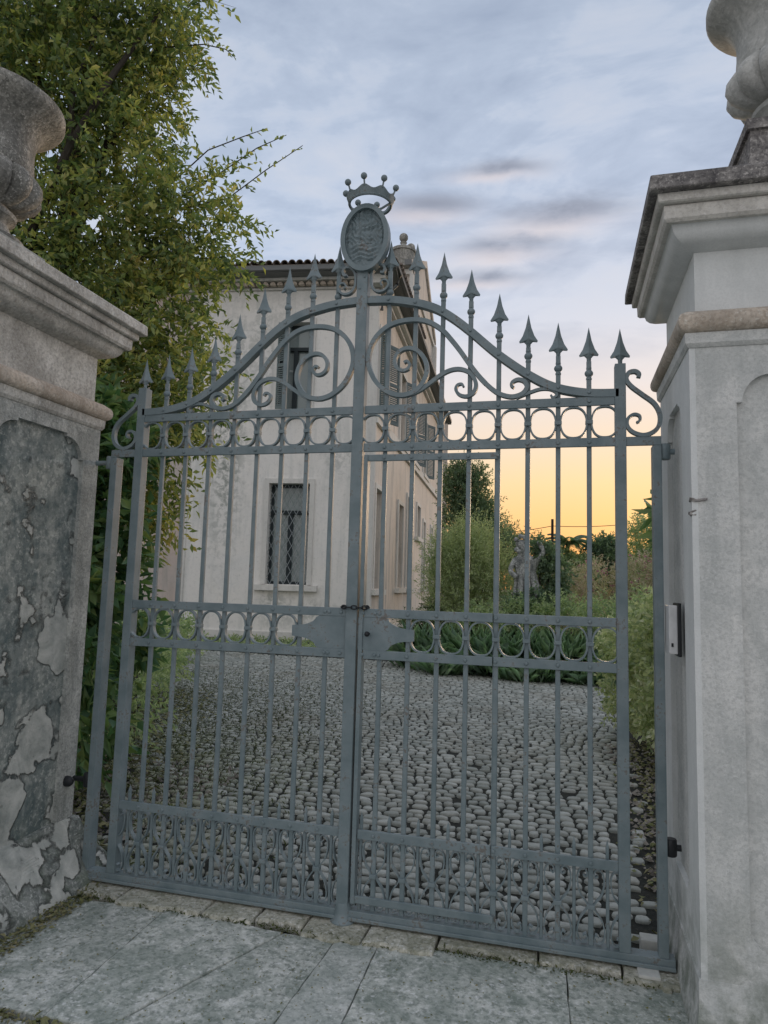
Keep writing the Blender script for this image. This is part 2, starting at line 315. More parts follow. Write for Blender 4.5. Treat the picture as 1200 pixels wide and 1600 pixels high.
class MB:
    def __init__(s): s.v = []; s.f = []
    def add(s, vs, fs):
        k = len(s.v); s.v.extend([tuple(v) for v in vs]); s.f.extend([tuple(i + k for i in f) for f in fs]); return s
    def box(s, x0, x1, y0, y1, z0, z1):
        return s.add([(x0, y0, z0), (x1, y0, z0), (x1, y1, z0), (x0, y1, z0), (x0, y0, z1), (x1, y0, z1), (x1, y1, z1), (x0, y1, z1)],
                     [(0, 3, 2, 1), (4, 5, 6, 7), (0, 1, 5, 4), (1, 2, 6, 5), (2, 3, 7, 6), (3, 0, 4, 7)])
    def cbox(s, x0, x1, y0, y1, z0, z1, c):
        # chamfered upright box (vertical edges) for bars
        p = [(x0 + c, y0), (x1 - c, y0), (x1, y0 + c), (x1, y1 - c), (x1 - c, y1), (x0 + c, y1), (x0, y1 - c), (x0, y0 + c)]
        vs = [(a, b, z0) for a, b in p] + [(a, b, z1) for a, b in p]
        return s.add(vs, [tuple(range(7, -1, -1)), tuple(range(8, 16))] + [(i, (i + 1) % 8, (i + 1) % 8 + 8, i + 8) for i in range(8)])
    def lathe(s, prof, c=(0, 0), seg=24, lobe=None):
        vs = []; fs = []
        for r, z in prof:
            for k in range(seg):
                a = 2 * PI * k / seg; rr = r * (lobe(a, z) if lobe else 1)
                vs.append((c[0] + rr * math.cos(a), c[1] + rr * math.sin(a), z))
        n = len(prof)
        for i in range(n - 1):
            for k in range(seg):
                fs.append((i * seg + k, i * seg + (k + 1) % seg, (i + 1) * seg + (k + 1) % seg, (i + 1) * seg + k))
        fs.append(tuple(range(seg - 1, -1, -1))); fs.append(tuple((n - 1) * seg + k for k in range(seg)))
        return s.add(vs, fs)
    def loft(s, cx, cy, hx, hy, prof):
        # rectangular sweep: prof = [(z, offset)]
        vs = []; fs = []
        for z, o in prof:
            vs += [(cx - hx - o, cy - hy - o, z), (cx + hx + o, cy - hy - o, z), (cx + hx + o, cy + hy + o, z), (cx - hx - o, cy + hy + o, z)]
        for i in range(len(prof) - 1):
            for k in range(4): fs.append((i * 4 + k, i * 4 + (k + 1) % 4, i * 4 + 4 + (k + 1) % 4, i * 4 + 4 + k))
        fs.append((3, 2, 1, 0)); n = len(prof) - 1; fs.append((n * 4, n * 4 + 1, n * 4 + 2, n * 4 + 3))
        return s.add(vs, fs)
    def ball(s, c, r, seg=12, sc=(1, 1, 1)):
        vs = [(c[0], c[1], c[2] - r * sc[2])]; rings = seg // 2
        for i in range(1, rings):
            t = PI * i / rings
            for k in range(seg):
                a = 2 * PI * k / seg
                vs.append((c[0] + r * sc[0] * math.sin(t) * math.cos(a), c[1] + r * sc[1] * math.sin(t) * math.sin(a), c[2] - r * sc[2] * math.cos(t)))
        vs.append((c[0], c[1], c[2] + r * sc[2])); fs = []
        for k in range(seg): fs.append((0, 1 + (k + 1) % seg, 1 + k))
        for i in range(rings - 2):
            for k in range(seg):
                a = 1 + i * seg; fs.append((a + k, a + (k + 1) % seg, a + seg + (k + 1) % seg, a + seg + k))
        a = 1 + (rings - 2) * seg
        for k in range(seg): fs.append((a + k, a + (k + 1) % seg, len(vs) - 1))
        return s.add(vs, fs)
    def ribbon(s, pts, wd, y0, y1, closed=False, sub=6, taper=0.0):
        P = smooth2(pts, sub, closed); n = len(P); vs = []; fs = []
        for i in range(n):
            a = P[(i - 1) % n] if (closed or i > 0) else P[i]; b = P[(i + 1) % n] if (closed or i < n - 1) else P[i]
            t = (b - a); L = math.hypot(t[0], t[1]) or 1; nx, nz = -t[1] / L, t[0] / L
            hw = wd / 2 * (1 - taper * max(0, i / (n - 1) - 0.6) / 0.4)
            for sg, yy in ((1, y0), (-1, y0), (-1, y1), (1, y1)):
                vs.append((P[i][0] + nx * hw * sg, yy, P[i][1] + nz * hw * sg))
        m = n if closed else n - 1
        for i in range(m):
            j = (i + 1) % n
            for k in range(4): fs.append((i * 4 + k, i * 4 + (k + 1) % 4, j * 4 + (k + 1) % 4, j * 4 + k))
        if not closed:
            fs.append((3, 2, 1, 0)); e = (n - 1) * 4; fs.append((e, e + 1, e + 2, e + 3))
        return s.add(vs, fs)
    def tube(s, pts, rads, seg=6):
        vs = []; fs = []; n = len(pts); pts = [Vector(p) for p in pts]
        for i, p in enumerate(pts):
            t = (pts[min(i + 1, n - 1)] - pts[max(i - 1, 0)]).normalized()
            a = t.cross(Vector((0, 0, 1)) if abs(t.z) < 0.9 else Vector((1, 0, 0))).normalized(); b = t.cross(a)
            r = rads[i] if isinstance(rads, (list, tuple)) else rads
            for k in range(seg):
                q = 2 * PI * k / seg; vs.append(p + a * (r * math.cos(q)) + b * (r * math.sin(q)))
        for i in range(n - 1):
            for k in range(seg): fs.append((i * seg + k, i * seg + (k + 1) % seg, (i + 1) * seg + (k + 1) % seg, (i + 1) * seg + k))
        fs.append(tuple(range(seg - 1, -1, -1))); fs.append(tuple((n - 1) * seg + k for k in range(seg)))
        return s.add(vs, fs)
    def prism(s, poly, y0, y1):
        n = len(poly); vs = [(x, y0, z) for x, z in poly] + [(x, y1, z) for x, z in poly]
        return s.add(vs, [tuple(range(n)), tuple(range(2 * n - 1, n - 1, -1))] + [(i, i + n, (i + 1) % n + n, (i + 1) % n) for i in range(n)])
    def mesh(s, name, mat=None, smooth=False, bevel=0.0):
        me = bpy.data.meshes.new(name); me.from_pydata(s.v, [], s.f)
        bm = bmesh.new(); bm.from_mesh(me); bmesh.ops.recalc_face_normals(bm, faces=bm.faces)
        if bevel:
            es = [e for e in bm.edges if len(e.link_faces) == 2 and e.calc_face_angle(0) > 0.6]
            bmesh.ops.bevel(bm, geom=es, offset=bevel, segments=2, affect='EDGES', profile=0.6)
        bm.to_mesh(me); bm.free()
        if mat: me.materials.append(mat)
        if smooth:
            me.polygons.foreach_set('use_smooth', [True] * len(me.polygons))
            try: me.set_sharp_from_angle(angle=math.radians(38))
            except Exception: pass
        me.update(); return me
    def build(s, name, mat, parent=None, smooth=False, bevel=0.0, kind=None):
        return link_mesh(name, s.mesh(name, mat, smooth, bevel), mat, parent, kind=kind)

def smooth2(pts, sub, closed=False):
    P = [np.array(p, float) for p in pts]; n = len(P); out = []
    m = n if closed else n - 1
    for i in range(m):
        p0 = P[(i - 1) % n] if (closed or i > 0) else P[0]; p1 = P[i]; p2 = P[(i + 1) % n]
        p3 = P[(i + 2) % n] if (closed or i + 2 < n) else P[n - 1]
        for k in range(sub):
            t = k / sub
            out.append(0.5 * (2 * p1 + (p2 - p0) * t + (2 * p0 - 5 * p1 + 4 * p2 - p3) * t * t + (3 * p1 - p0 - 3 * p2 + p3) * t ** 3))
    if not closed: out.append(P[-1])
    return out

def roughen(o, amt, scale, cuts=0):
    """small uneven relief on hand-made stone and render"""
    from mathutils import noise
    me = o.data
    if cuts:
        bm = bmesh.new(); bm.from_mesh(me); bmesh.ops.subdivide_edges(bm, edges=bm.edges, cuts=cuts, use_grid_fill=True); bm.to_mesh(me); bm.free()
    for v in me.vertices:
        d = noise.noise_vector(Vector(v.co) * scale); v.co += d * amt
    me.update()

# ------------------------------------------------------------------ ground and courtyard
def sheet(name, poly, z, mat, kind='structure'):
    o = MB().add([(x, y, z) for x, y in poly], [tuple(range(len(poly)))]).build(name, mat, kind=kind); return o
sheet('ground', [(-600, -60), (600, -60), (600, 1200), (-600, 1200)], -0.05, LAWN)
sheet('road', [(-80, -40), (80, -40), (80, -2.62), (-80, -2.62)], -0.042, mat_stone('pale_gravel_road', (0.40, 0.39, 0.36), (0.30, 0.30, 0.28), (0.48, 0.47, 0.44), 0.4, 40, moss=False))  # unseen road behind the camera, added pale to bounce light onto the pillars
court = sheet('courtyard', [(-9.5, 0.11), (2.6, 0.11), (2.8, 10.8), (-9.5, 11.2)], -0.012, EARTH)

def cobble_template(seg, seed):
    R = random.Random(seed); vs = []; fs = []
    ang = [2 * PI * k / seg for k in range(seg)]; rr = [1 + R.uniform(-.17, .15) for _ in ang]
    for sc, z in ((1.0, -0.3), (0.99, 0.45), (0.86, 0.90)):
        for a, r in zip(ang, rr):
            ca, sa = math.cos(a), math.sin(a)
            ex = math.copysign(abs(ca) ** 0.92, ca); ey = math.copysign(abs(sa) ** 0.75, sa)
            vs.append((0.5 * ex * r * sc, (0.5 * ey * r * sc) * (1.0 if sa > 0 else 0.82), z))
    vs.append((R.uniform(-.08, .08), R.uniform(-.08, .08), 1.0))
    for i in range(2):
        for k in range(seg): fs.append((i * seg + k, i * seg + (k + 1) % seg, (i + 1) * seg + (k + 1) % seg, (i + 1) * seg + k))
    for k in range(seg): fs.append((2 * seg + k, 2 * seg + (k + 1) % seg, 3 * seg))
    return vs, fs
TV = [cobble_template(8, s) for s in range(10)]
cobs = []; y = 0.17; R = random.Random(3)
while y < 10.6:
    dy = R.uniform(0.085, 0.112); xl = -1.75 - 0.62 * y; xr = 1.32 + 0.06 * y
    if xl < -7.6: xl = -7.6
    x = xl + R.uniform(0, .1)
    while x < xr:
        lx = R.choice([R.uniform(0.07, 0.10), R.uniform(0.09, 0.14)])
        wob = 0.05 * math.sin(x * 1.3 + y * 0.4) + 0.03 * math.sin(x * 3.1 + 1)
        edge = (x - xl < 0.5 and R.random() < 0.4) or (xr - x < 0.15 and R.random() < 0.3)
        if not edge and R.random() > 0.006:
            cobs.append((x + lx / 2, y + wob + R.uniform(-.008, .008), lx * R.uniform(.90, .98), dy * R.uniform(.66, .80), R.uniform(0.013, 0.022), R.uniform(-.12, .12), R.randrange(10), R.uniform(-.1, .1), R.uniform(-.1, .1)))
        x += lx
    y += dy
# the ones that show largest: inside the view and nearest
def inview(x, y, z=0):
    d = Vector((x, y, z)) - CAM; zz = d.dot(fw)
    if zz <= 0: return False
    return abs(d.dot(rt) / zz * 1067.4) < 600 and abs(d.dot(up) / zz * 1067.4) < 800
idx = sorted(range(len(cobs)), key=lambda i: (not inview(cobs[i][0], cobs[i][1]), (Vector((cobs[i][0], cobs[i][1], 0)) - CAM).length - 4 * cobs[i][2]))
singles = set(idx[:300])
cm = []
for k, (vs, fs) in enumerate(TV):
    me = bpy.data.meshes.new('cobble'); me.from_pydata(vs, [], fs); me.materials.append(COBN)
    me.polygons.foreach_set('use_smooth', [True] * len(fs)); me.update(); cm.append(me)
rest = MB()
for i, (x, y, lx, ly, h, rz, k, tx, ty) in enumerate(cobs):
    if i in singles:
        o = bpy.data.objects.new('cobble', cm[k]); COL.objects.link(o); o.parent = court
        o.location = (x, y, -0.009); o.rotation_euler = (tx, ty, rz); o.scale = (lx, ly, h)
    else:
        vs, fs = TV[k]; c, s_ = math.cos(rz), math.sin(rz)
        rest.add([(x + vx * lx * c - vy * ly * s_, y + vx * lx * s_ + vy * ly * c, -0.009 + vz * h + vx * lx * -ty + vy * ly * tx) for vx, vy, vz in vs], fs)
me = bpy.data.meshes.new('cobbles_far'); me.from_pydata(rest.v, [], rest.f); me.polygons.foreach_set('use_smooth', [True] * len(rest.f)); me.update()
link_mesh('cobble_field', me, COBF, court, kind='stuff')

# ------------------------------------------------------------------ forecourt slabs and threshold
fore = sheet('forecourt', [(-3.2, -4.5), (3.2, -4.5), (3.2, 0.10), (-3.2, 0.10)], -0.03, EARTH)
def slab(poly, z0, z1, mat, parent, name='slab', rough=0.004, cuts=0, bev=0.006):
    m = MB(); n = len(poly)
    m.add([(x, y, z0) for x, y in poly] + [(x, y, z1) for x, y in poly], [tuple(range(n - 1, -1, -1)), tuple(range(n, 2 * n))] + [(i, (i + 1) % n, (i + 1) % n + n, i + n) for i in range(n)])
    o = m.build(name, mat, parent, bevel=bev); return o
def jag(a, b, n, amt, seed):
    R = random.Random(seed)
    return [(a[0] + (b[0] - a[0]) * i / n + (R.uniform(-amt, amt) if 0 < i < n else 0), a[1] + (b[1] - a[1]) * i / n + (R.uniform(-amt, amt) if 0 < i < n else 0)) for i in range(n)]
joints = [[(-2.9, -.12), (-2.9, -.96)], [(-1.27, -.17), (-1.30, -.97)], [(-0.83, -.14), (-0.80, -.97)], [(-0.225, -.17), (-0.56, -.97)], [(0.015, -.15), (-0.02, -.97)], [(0.205, -.13), (0.225, -.97)], [(0.99, -.09), (1.02, -.97)], [(2.9, -.09), (2.9, -.97)]]
for i in range(7):
    a, b = joints[i]; c, d = joints[i + 1]; g = 0.0018
    poly = jag((b[0] + g, b[1]), (d[0] - g, d[1]), 5, .004, i) + jag((d[0] - g, d[1]), (c[0] - g, c[1]), 16, .0025, i + 10) + jag((c[0] - g, c[1]), (a[0] + g, a[1]), 6, .008, i + 20) + jag((a[0] + g, a[1]), (b[0] + g, b[1]), 16, .0025, i + 30)
    slab(poly, -0.04, 0.0 + 0.002 * (i % 3), SLAB2 if i == 4 else SLAB, fore)
for i, (a, b) in enumerate([(-3.0, -.60), (-.59, .52), (.53, 1.6), (1.61, 3.0)]):
    slab([(a, -2.6), (b, -2.6), (b, -1.0), (a, -1.0)], -0.045, -0.006 - 0.003 * (i % 2), SLAB, fore)
th = tag(bpy.data.objects.new('threshold', None), kind='structure'); COL.objects.link(th)
x = -1.5; R = random.Random(11); k = 0
while x < 1.45:
    L = R.uniform(.22, .62); x2 = min(x + L, 1.47)
    yb = -0.155 + R.uniform(-.02, .03) if x < 0.3 else -0.115 + R.uniform(-.02, .025)
    sl = R.uniform(-.03, .03)
    poly = jag((x + .003, yb), (x2 - .003, yb + R.uniform(-.012, .012)), 12, .016, k) + jag((x2 - .003, yb), (x2 - .004, .09), 3, .004, k + 1) + jag((x2 - .004, .09), (x + .004, .09), 4, .010, k + 2) + jag((x + .004, .09), (x + .003, yb), 3, .004, k + 3)
    slab(poly, -0.03, 0.012 + R.uniform(0, .010), THRESH, th, 'stone', bev=0.012); roughen([c for c in th.children][-1], .006, 14, 0); x = x2; k += 4
for i, (x0, y0, z1, lab) in enumerate([(1.27, -.10, .030, 'small pale marble block on the threshold under the right gate post'), (1.30, .10, .075, 'small pale marble block behind the bottom rail beside the right pillar'), (-1.36, .10, .045, 'small pale stone block behind the bottom rail by the left pillar')]):
    o = MB().box(x0, x0 + .085, y0, y0 + .07, -.01, z1).build('marble_block', LIGHTST, bevel=.006); tag(o, lab, 'stone block')

# ------------------------------------------------------------------ gate
ARCH = [(0.022, 2.972), (0.156, 2.962), (0.281, 2.936), (0.359, 2.909), (0.417, 2.877), (0.48, 2.831), (0.553, 2.768), (0.68, 2.651), (0.824, 2.543), (0.943, 2.479), (1.08, 2.447), (1.219, 2.44)]
SPIRAL = [(0.623, 2.512), (0.588, 2.552), (0.546, 2.609), (0.498, 2.68), (0.456, 2.736), (0.413, 2.786), (0.359, 2.826), (0.31, 2.846), (0.257, 2.852), (0.198, 2.848), (0.143, 2.831), (0.095, 2.797), (0.060, 2.750), (0.042, 2.697), (0.041, 2.640), (0.063, 2.578), (0.097, 2.53), (0.147, 2.492), (0.197, 2.475), (0.245, 2.477), (0.290, 2.498), (0.320, 2.533), (0.336, 2.574), (0.335, 2.618), (0.319, 2.660), (0.29, 2.692), (0.255, 2.708), (0.218, 2.706), (0.191, 2.687), (0.176, 2.656), (0.180, 2.622), (0.203, 2.601), (0.228, 2.598), (0.247, 2.61), (0.250, 2.63), (0.237, 2.643), (0.222, 2.637)]
TAIL = [(0.623, 2.512), (0.655, 2.482), (0.69, 2.458), (0.743, 2.443), (0.790, 2.454), (0.813, 2.483), (0.803, 2.513), (0.775, 2.524), (0.750, 2.515), (0.742, 2.497), (0.755, 2.486)]
SCROLL2 = [(0.197, 2.474), (0.250, 2.476), (0.303, 2.495), (0.355, 2.530), (0.407, 2.567), (0.455, 2.588), (0.5, 2.590), (0.541, 2.573), (0.567, 2.541), (0.576, 2.505), (0.565, 2.472), (0.533, 2.455), (0.498, 2.464), (0.480, 2.490), (0.488, 2.512), (0.508, 2.516), (0.517, 2.502)]
SCROLL3 = [(0.764, 2.436), (0.823, 2.459), (0.872, 2.474), (0.914, 2.473), (0.942, 2.460), (0.948, 2.442), (0.932, 2.432), (0.922, 2.445)]
SIDE = [(1.304, 2.508), (1.306, 2.524), (1.289, 2.537), (1.263, 2.531), (1.253, 2.502), (1.272, 2.470), (1.318, 2.430), (1.368, 2.387), (1.391, 2.339), (1.389, 2.291), (1.366, 2.259), (1.324, 2.244), (1.280, 2.258), (1.256, 2.286), (1.257, 2.319), (1.282, 2.339), (1.306, 2.332), (1.308, 2.310), (1.294, 2.302)]
TOPC = [(0.106, 3.098), (0.088, 3.112), (0.092, 3.136), (0.113, 3.143), (0.121, 3.120), (0.108, 3.092), (0.080, 3.086), (0.056, 3.10), (0.045, 3.13)]
TOPC = [(0.088, 3.114), (0.104, 3.112), (0.110, 3.134), (0.095, 3.152), (0.066, 3.147), (0.045, 3.115), (0.040, 3.075), (0.047, 3.038), (0.073, 3.014), (0.108, 3.015), (0.131, 3.040), (0.124, 3.066), (0.102, 3.070), (0.092, 3.052), (0.103, 3.040)]
TIPS = [3.282, 3.254, 3.193, 3.092, 2.958, 2.843, 2.793, 2.760, 2.738]
BALLS = [3.008, 3.022, 2.972, 2.878, 2.748, 2.640, 2.573, 2.542]
PITCHX = 1.228 / 9
RAIL = dict(T1=2.406, T2=2.217, M1=1.415, M2=1.22, B1=0.404)

def spear_mesh():
    H = 0.145; hw = 0.0435
    out = [(0, H), (hw * .30, H * .55), (hw * .62, H * .27), (hw, 0.012), (hw * .93, 0.004), (hw * .55, 0.010), (0.0105, -0.004), (0.0085, -0.03)]
    full = out + [(-x, z) for x, z in reversed(out[1:])]
    n = len(full); vs = [(x, 0, z) for x, z in full]
    ridge = [(0, .001, H), (0, -.013, H * .5), (0, -.017, 0.02), (0, -.011, -0.03)]
    m = MB(); k = len(vs)
    # front and back halves as fans towards a ridge
    for sg in (-1, 1):
        b = [(x, 0, z) for x, z in out]; c = [(-x, 0, z) for x, z in out]
        rg = [(0, 0, H), (0, sg * .010, H * .55), (0, sg * .015, H * .27), (0, sg * .018, 0.022), (0, sg * .018, 0.016), (0, sg * .016, 0.010), (0, sg * .011, -0.004), (0, sg * .0095, -0.03)]
        for side in (b, c):
            vs2 = side + rg; fs = [(0, 1, 9)] + [(i, i + 1, 8 + i + 1, 8 + i) for i in range(1, 7)]
            m.add(vs2, fs)
    me = m.mesh('spearhead', IRON)
    bm = bmesh.new(); bm.from_mesh(me); bmesh.ops.remove_doubles(bm, verts=bm.verts, dist=1e-5); bmesh.ops.recalc_face_normals(bm, faces=bm.faces); bm.to_mesh(me); bm.free()
    return me
SPEAR = spear_mesh()
BALLM = MB().ball((0, 0, 0), 0.0195, 14, (1, 1, .92)).lathe([(0.013, -.030), (0.013, -.022)], seg=10).lathe([(0.012, .02), (0.012, .028)], seg=10).mesh('ball', IRON, smooth=True)
def ring_mesh(hw, hh, wd=.0075, y0=-.018, y1=.006):
    pts = []
    for k in range(24):
        a = 2 * PI * k / 24; c, s_ = math.cos(a), math.sin(a)
        pts.append((math.copysign(abs(c) ** .82, c) * hw, math.copysign(abs(s_) ** .9, s_) * hh))
    return MB().ribbon(pts, wd, y0, y1, closed=True, sub=2).mesh('ring', IRON, smooth=True)
RINGT = ring_mesh(0.0575, 0.071); RINGM = ring_mesh(0.0575, 0.0745)
COLLAR = MB().box(-.0165, .0165, -.0215, .0105, -.009, .009).mesh('collar', IRON, bevel=.003)
RIV = MB().ball((0, 0, 0), 0.0095, 8, (1, .8, 1))
SHORT = MB().cbox(-.007, .007, -.007, .007, 0.06, 0.47, .002).add([(-.007, -.007, .47), (.007, -.007, .47), (.007, .007, .47), (-.007, .007, .47), (0, 0, .50)], [(0, 1, 4), (1, 2, 4), (2, 3, 4), (3, 0, 4)]).mesh('dog_bar', IRON)
h = PITCHX / 2
CSC = [(0.038, .352), (0.050, .343), (0.054, .358), (0.045, .374), (0.028, .372), (0.016, .352), (0.014, .318), (0.024, .275), (h - .020, .242), (h - .013, .225), (h - .020, .208), (0.024, .172), (0.013, .132), (0.014, .104), (0.026, .083), (0.043, .081), (0.053, .096), (0.048, .112), (0.036, .106)]
CSCR = MB().ribbon(CSC, .0055, -.012, .010, sub=4).mesh('scroll', IRON, smooth=True)
CSCL = MB().ribbon([(-a, b) for a, b in CSC], .0055, -.012, .010, sub=4).mesh('scroll', IRON, smooth=True)

def build_leaf(sg, label):
    g = empty('iron_gate', (sg * 1.38, 0, 0.02), label, 'gate', 'two leaves of the iron gate')
    X = lambda x: sg * x
    def box(name, x0, x1, y0, y1, z0, z1, bev=.003, parent=g, mat=IRON):
        a, b = sorted((X(x0), X(x1))); return MB().box(a, b, y0, y1, z0, z1).build(name, mat, parent, bevel=bev)
    # uprights
    st = box('stile', 1.203, 1.250, -.028, .028, .07, 2.575)
    sp = link_mesh('spearhead', SPEAR, IRON, st, (X(1.228), 0, 2.603))
    op = box('outer_post', 1.358, 1.396, -.026, .034, .07, 2.196)
    for z in (2.17, .50):
        hb = MB(); a, b = sorted((X(1.396), X(1.475))); hb.tube([(X(1.39), .0, z), (X(1.452 if sg > 0 else 1.505), .0, z)], .013, 10); hb.lathe([(.02, z - .035), (.024, z - .03), (.024, z + .03), (.02, z + .035)], (X(1.412), 0), 12)
        hb.build('hinge', BLACK if z < 1 else IRON, g, smooth=True)
    # rails
    def rail(z, x0, x1, hh=.0205, riv=True, y0=-.024, y1=-.0095):
        r = box('rail', x0, x1, y0, y1, z - hh, z + hh)
        if riv:
            m = MB()
            for k in range(1, 9):
                if x0 < k * PITCHX < x1: m.ball((X(k * PITCHX), y0 - .001, z), .0095, 8, (1, .8, 1))
            if z in (RAIL['M1'], RAIL['M2']) and x0 < .1:
                for q in (.055, .115): m.ball((X(q), y0 - .001, z), .0095, 8, (1, .8, 1))
            if m.v: m.build('rivet', IRON, r, smooth=True, kind='stuff')
        return r
    xi = .030
    rail(RAIL['T1'], xi, 1.203)
    rail(RAIL['T2'], xi, 1.396)
    if sg > 0:
        for nm in ('M1', 'M2', 'B1'):
            rail(RAIL[nm], xi + .03, .668); rail(RAIL[nm], .673, 1.203)
        rail(2.165, .05, .683, .016, True); rail(.118, .05, .683, .016, False)
        box('wicket_stile', .036, .056, -.03, .02, .10, 2.181)
        box('wicket_stile', .668, .692, -.006, .016, .10, 2.181)
    else:
        for nm in ('M1', 'M2', 'B1'): rail(RAIL[nm], xi, 1.203)
    box('rail', xi, 1.42, -.030, .030, .030, .070)
    box('rail', xi, 1.42, -.042, -.031, .030, .046)
    MB().ribbon([(X(a), b) for a, b in ARCH], .036, -.028, .014, sub=8).build('arch_rail', IRON, g, smooth=True)
    m = MB()
    for k in range(1, 9):
        xx = k * PITCHX; zz = np.interp(xx, [a for a, _ in ARCH], [b for _, b in ARCH]); m.ball((X(xx), -.029, zz), .0085, 8, (1, .8, 1))
    m.build('rivet', IRON, [c for c in g.children if c.name.startswith('arch_rail')][0], smooth=True, kind='stuff')
    # scrollwork
    for nm, pts, wd in (('scroll', SPIRAL + [], .022), ('scroll', TAIL, .020), ('scroll', SCROLL2, .019), ('scroll', SCROLL3, .014), ('scroll', SIDE, .018), ('scroll', TOPC, .011)):
        yy = (-.010, .012) if pts is SCROLL2 or pts is SCROLL3 else (-.014, .012)
        MB().ribbon([(X(a), b) for a, b in pts], wd, yy[0] - .012, yy[1] - .012, sub=6, taper=0.45).build(nm, IRON, g, smooth=True)
    # bars with their spears
    for k in range(1, 9):
        x = k * PITCHX; bz = BALLS[k - 1]; tz = TIPS[k - 1] - .142
        b = MB().cbox(X(x) - .0108, X(x) + .0108, -.0085, .0085, .07, tz - .02, .002).build('bar', IRON, g)
        link_mesh('spearhead', SPEAR, IRON, b, (X(x), 0, tz)); link_mesh('ball', BALLM, IRON, b, (X(x), 0, bz))
        for z in ((RAIL['T1'] + RAIL['T2']) / 2, (RAIL['M1'] + RAIL['M2']) / 2, .225):
            if z > 1 and z < 2 and k < 3: continue
            link_mesh('collar', COLLAR, IRON, b, (X(x), 0, z))
    for k in range(9):
        x = (k + .5) * PITCHX + (.004 if k == 0 else 0)
        link_mesh('ring', RINGT, IRON, g, (X(x), 0, (RAIL['T1'] + RAIL['T2']) / 2))
        if k >= 2: link_mesh('ring', RINGM, IRON, g, (X(x), 0, (RAIL['M1'] + RAIL['M2']) / 2))
        o = link_mesh('dog_bar', SHORT, IRON, g, (X(x), .001, 0))
        link_mesh('scroll', CSCR, IRON, g, (X(x), 0, 0)); link_mesh('scroll', CSCL, IRON, g, (X(x), 0, 0))
    # lock plate
    pl = [(.030, 1.394), (.168, 1.394)] + [(.168 + .085 * math.sin(a), 1.345 + .049 * math.cos(a)) if False else (.168 + .012 + .10 * (1 - math.cos(a)), 1.394 - .048 * math.sin(a)) for a in np.linspace(.15, PI / 2, 7)] + [(.305, 1.343), (.305, 1.292)] + [(.180 + .10 * (1 - math.cos(a)), 1.241 + .048 * math.sin(a)) for a in np.linspace(PI / 2, .15, 7)] + [(.168, 1.241), (.030, 1.241)]
    lp = MB().prism([(X(a), b) for a, b in pl], -.022, -.010).build('lock_plate', IRON, g)
    if sg > 0:
        kb = MB(); kb.tube([(.085, -.02, 1.318), (.085, -.048, 1.318)], .007, 8); kb.ball((.085, -.052, 1.318), .013, 10); kb.build('lock_knob', BLACK, lp, smooth=True)
    if sg < 0:
        # meeting post, its foot, crest and crown
        po = MB().box(-.029, .027, -.036, .022, .07, 3.14).build('meeting_post', IRON, g, bevel=.005)
        MB().lathe([(.058, .004), (.060, .020), (.046, .032), (.040, .060), (.036, .085), (.031, .10)], (0, -.010), 20).build('foot', IRON, po, smooth=True)
        m = MB()
        for z in (3.03, 3.09): m.ball((.012 * (1 if z > 3.05 else -1), -.037, z), .007, 8, (1, .7, 1))
        m.build('rivet', IRON, po, smooth=True, kind='stuff')
        cx, cz, a, b = .008, 3.290, .108, .160
        ell = lambda s_: [(cx + (a + s_) * math.cos(t) , cz + (b + s_) * math.sin(t)) for t in np.linspace(0, 2 * PI, 40, endpoint=False)]
        cr = MB().ribbon(ell(.006), .024, -.056, -.006, closed=True, sub=1).build('crest_frame', IRON, po, smooth=True)
        # embossed oval shield: a plate with low hills, a small tower, trees and water lines
        G = 56; vs = []; fs = []; idm = {}
        def hgt(u, v):
            g2 = lambda x0, y0, sx, sy: math.exp(-((u - x0) / sx) ** 2 - ((v - y0) / sy) ** 2)
            z = .9 * g2(-.42, -.02, .15, .24) + .8 * g2(-.42, .30, .08, .16) + .9 * g2(.02, .02, .09, .16)
            z += 1.0 * g2(.30, .50, .16, .10) + .7 * g2(.30, .36, .22, .05) + .8 * g2(.34, .05, .12, .13)
            if -.72 < v < -.16 and abs(u) < .78: z += .55 * (0.5 + .5 * math.sin(v * 46 + 2.2 * math.sin(u * 7))) * math.exp(-(u / .7) ** 6)
            z += .5 * g2(-.35, -.30, .22, .10) + .5 * g2(.25, -.36, .25, .08) + .5 * math.sin(u * 17 + 3 * math.sin(v * 9)) * math.sin(v * 21 + 2 * math.sin(u * 11)) * (1 if v > -.2 else .3)
            return z
        for i in range(G + 1):
            for j in range(G + 1):
                u, v = -1 + 2 * i / G, -1 + 2 * j / G
                if u * u + v * v <= 1.0: idm[(i, j)] = len(vs); vs.append((cx + u * a, -.034 - .013 * hgt(u, v) - .004 * (1 - u * u - v * v), cz + v * b))
        for i in range(G):
            for j in range(G):
                q = [(i, j), (i + 1, j), (i + 1, j + 1), (i, j + 1)]
                if all(t in idm for t in q): fs.append(tuple(idm[t] for t in q))
        MB().add(vs, fs).build('crest_relief', IRON, po, smooth=True)
        MB().prism([(cx + (a + .004) * math.cos(t), cz + (b + .004) * math.sin(t)) for t in np.linspace(0, 2 * PI, 40, endpoint=False)], -.030, -.012).build('crest_back', IRON, po)
        # crown
        ccx, ccy, z0 = .018, 0.0, 3.486; N = 64; vs = []; fs = []
        for k in range(N):
            t = 2 * PI * k / N; sc_ = abs(math.cos(4 * t)) ** 2.0
            for rr, zz in ((.108, z0), (.122, z0 + .026 + .022 * sc_), (.117, z0 + .026 + .022 * sc_), (.103, z0)):
                vs.append((ccx + rr * math.cos(t), ccy + rr * math.sin(t), zz))
        for k in range(N):
            j = (k + 1) % N
            for q in range(4): fs.append((k * 4 + q, k * 4 + (q + 1) % 4, j * 4 + (q + 1) % 4, j * 4 + q))
        cw = MB().add(vs, fs)
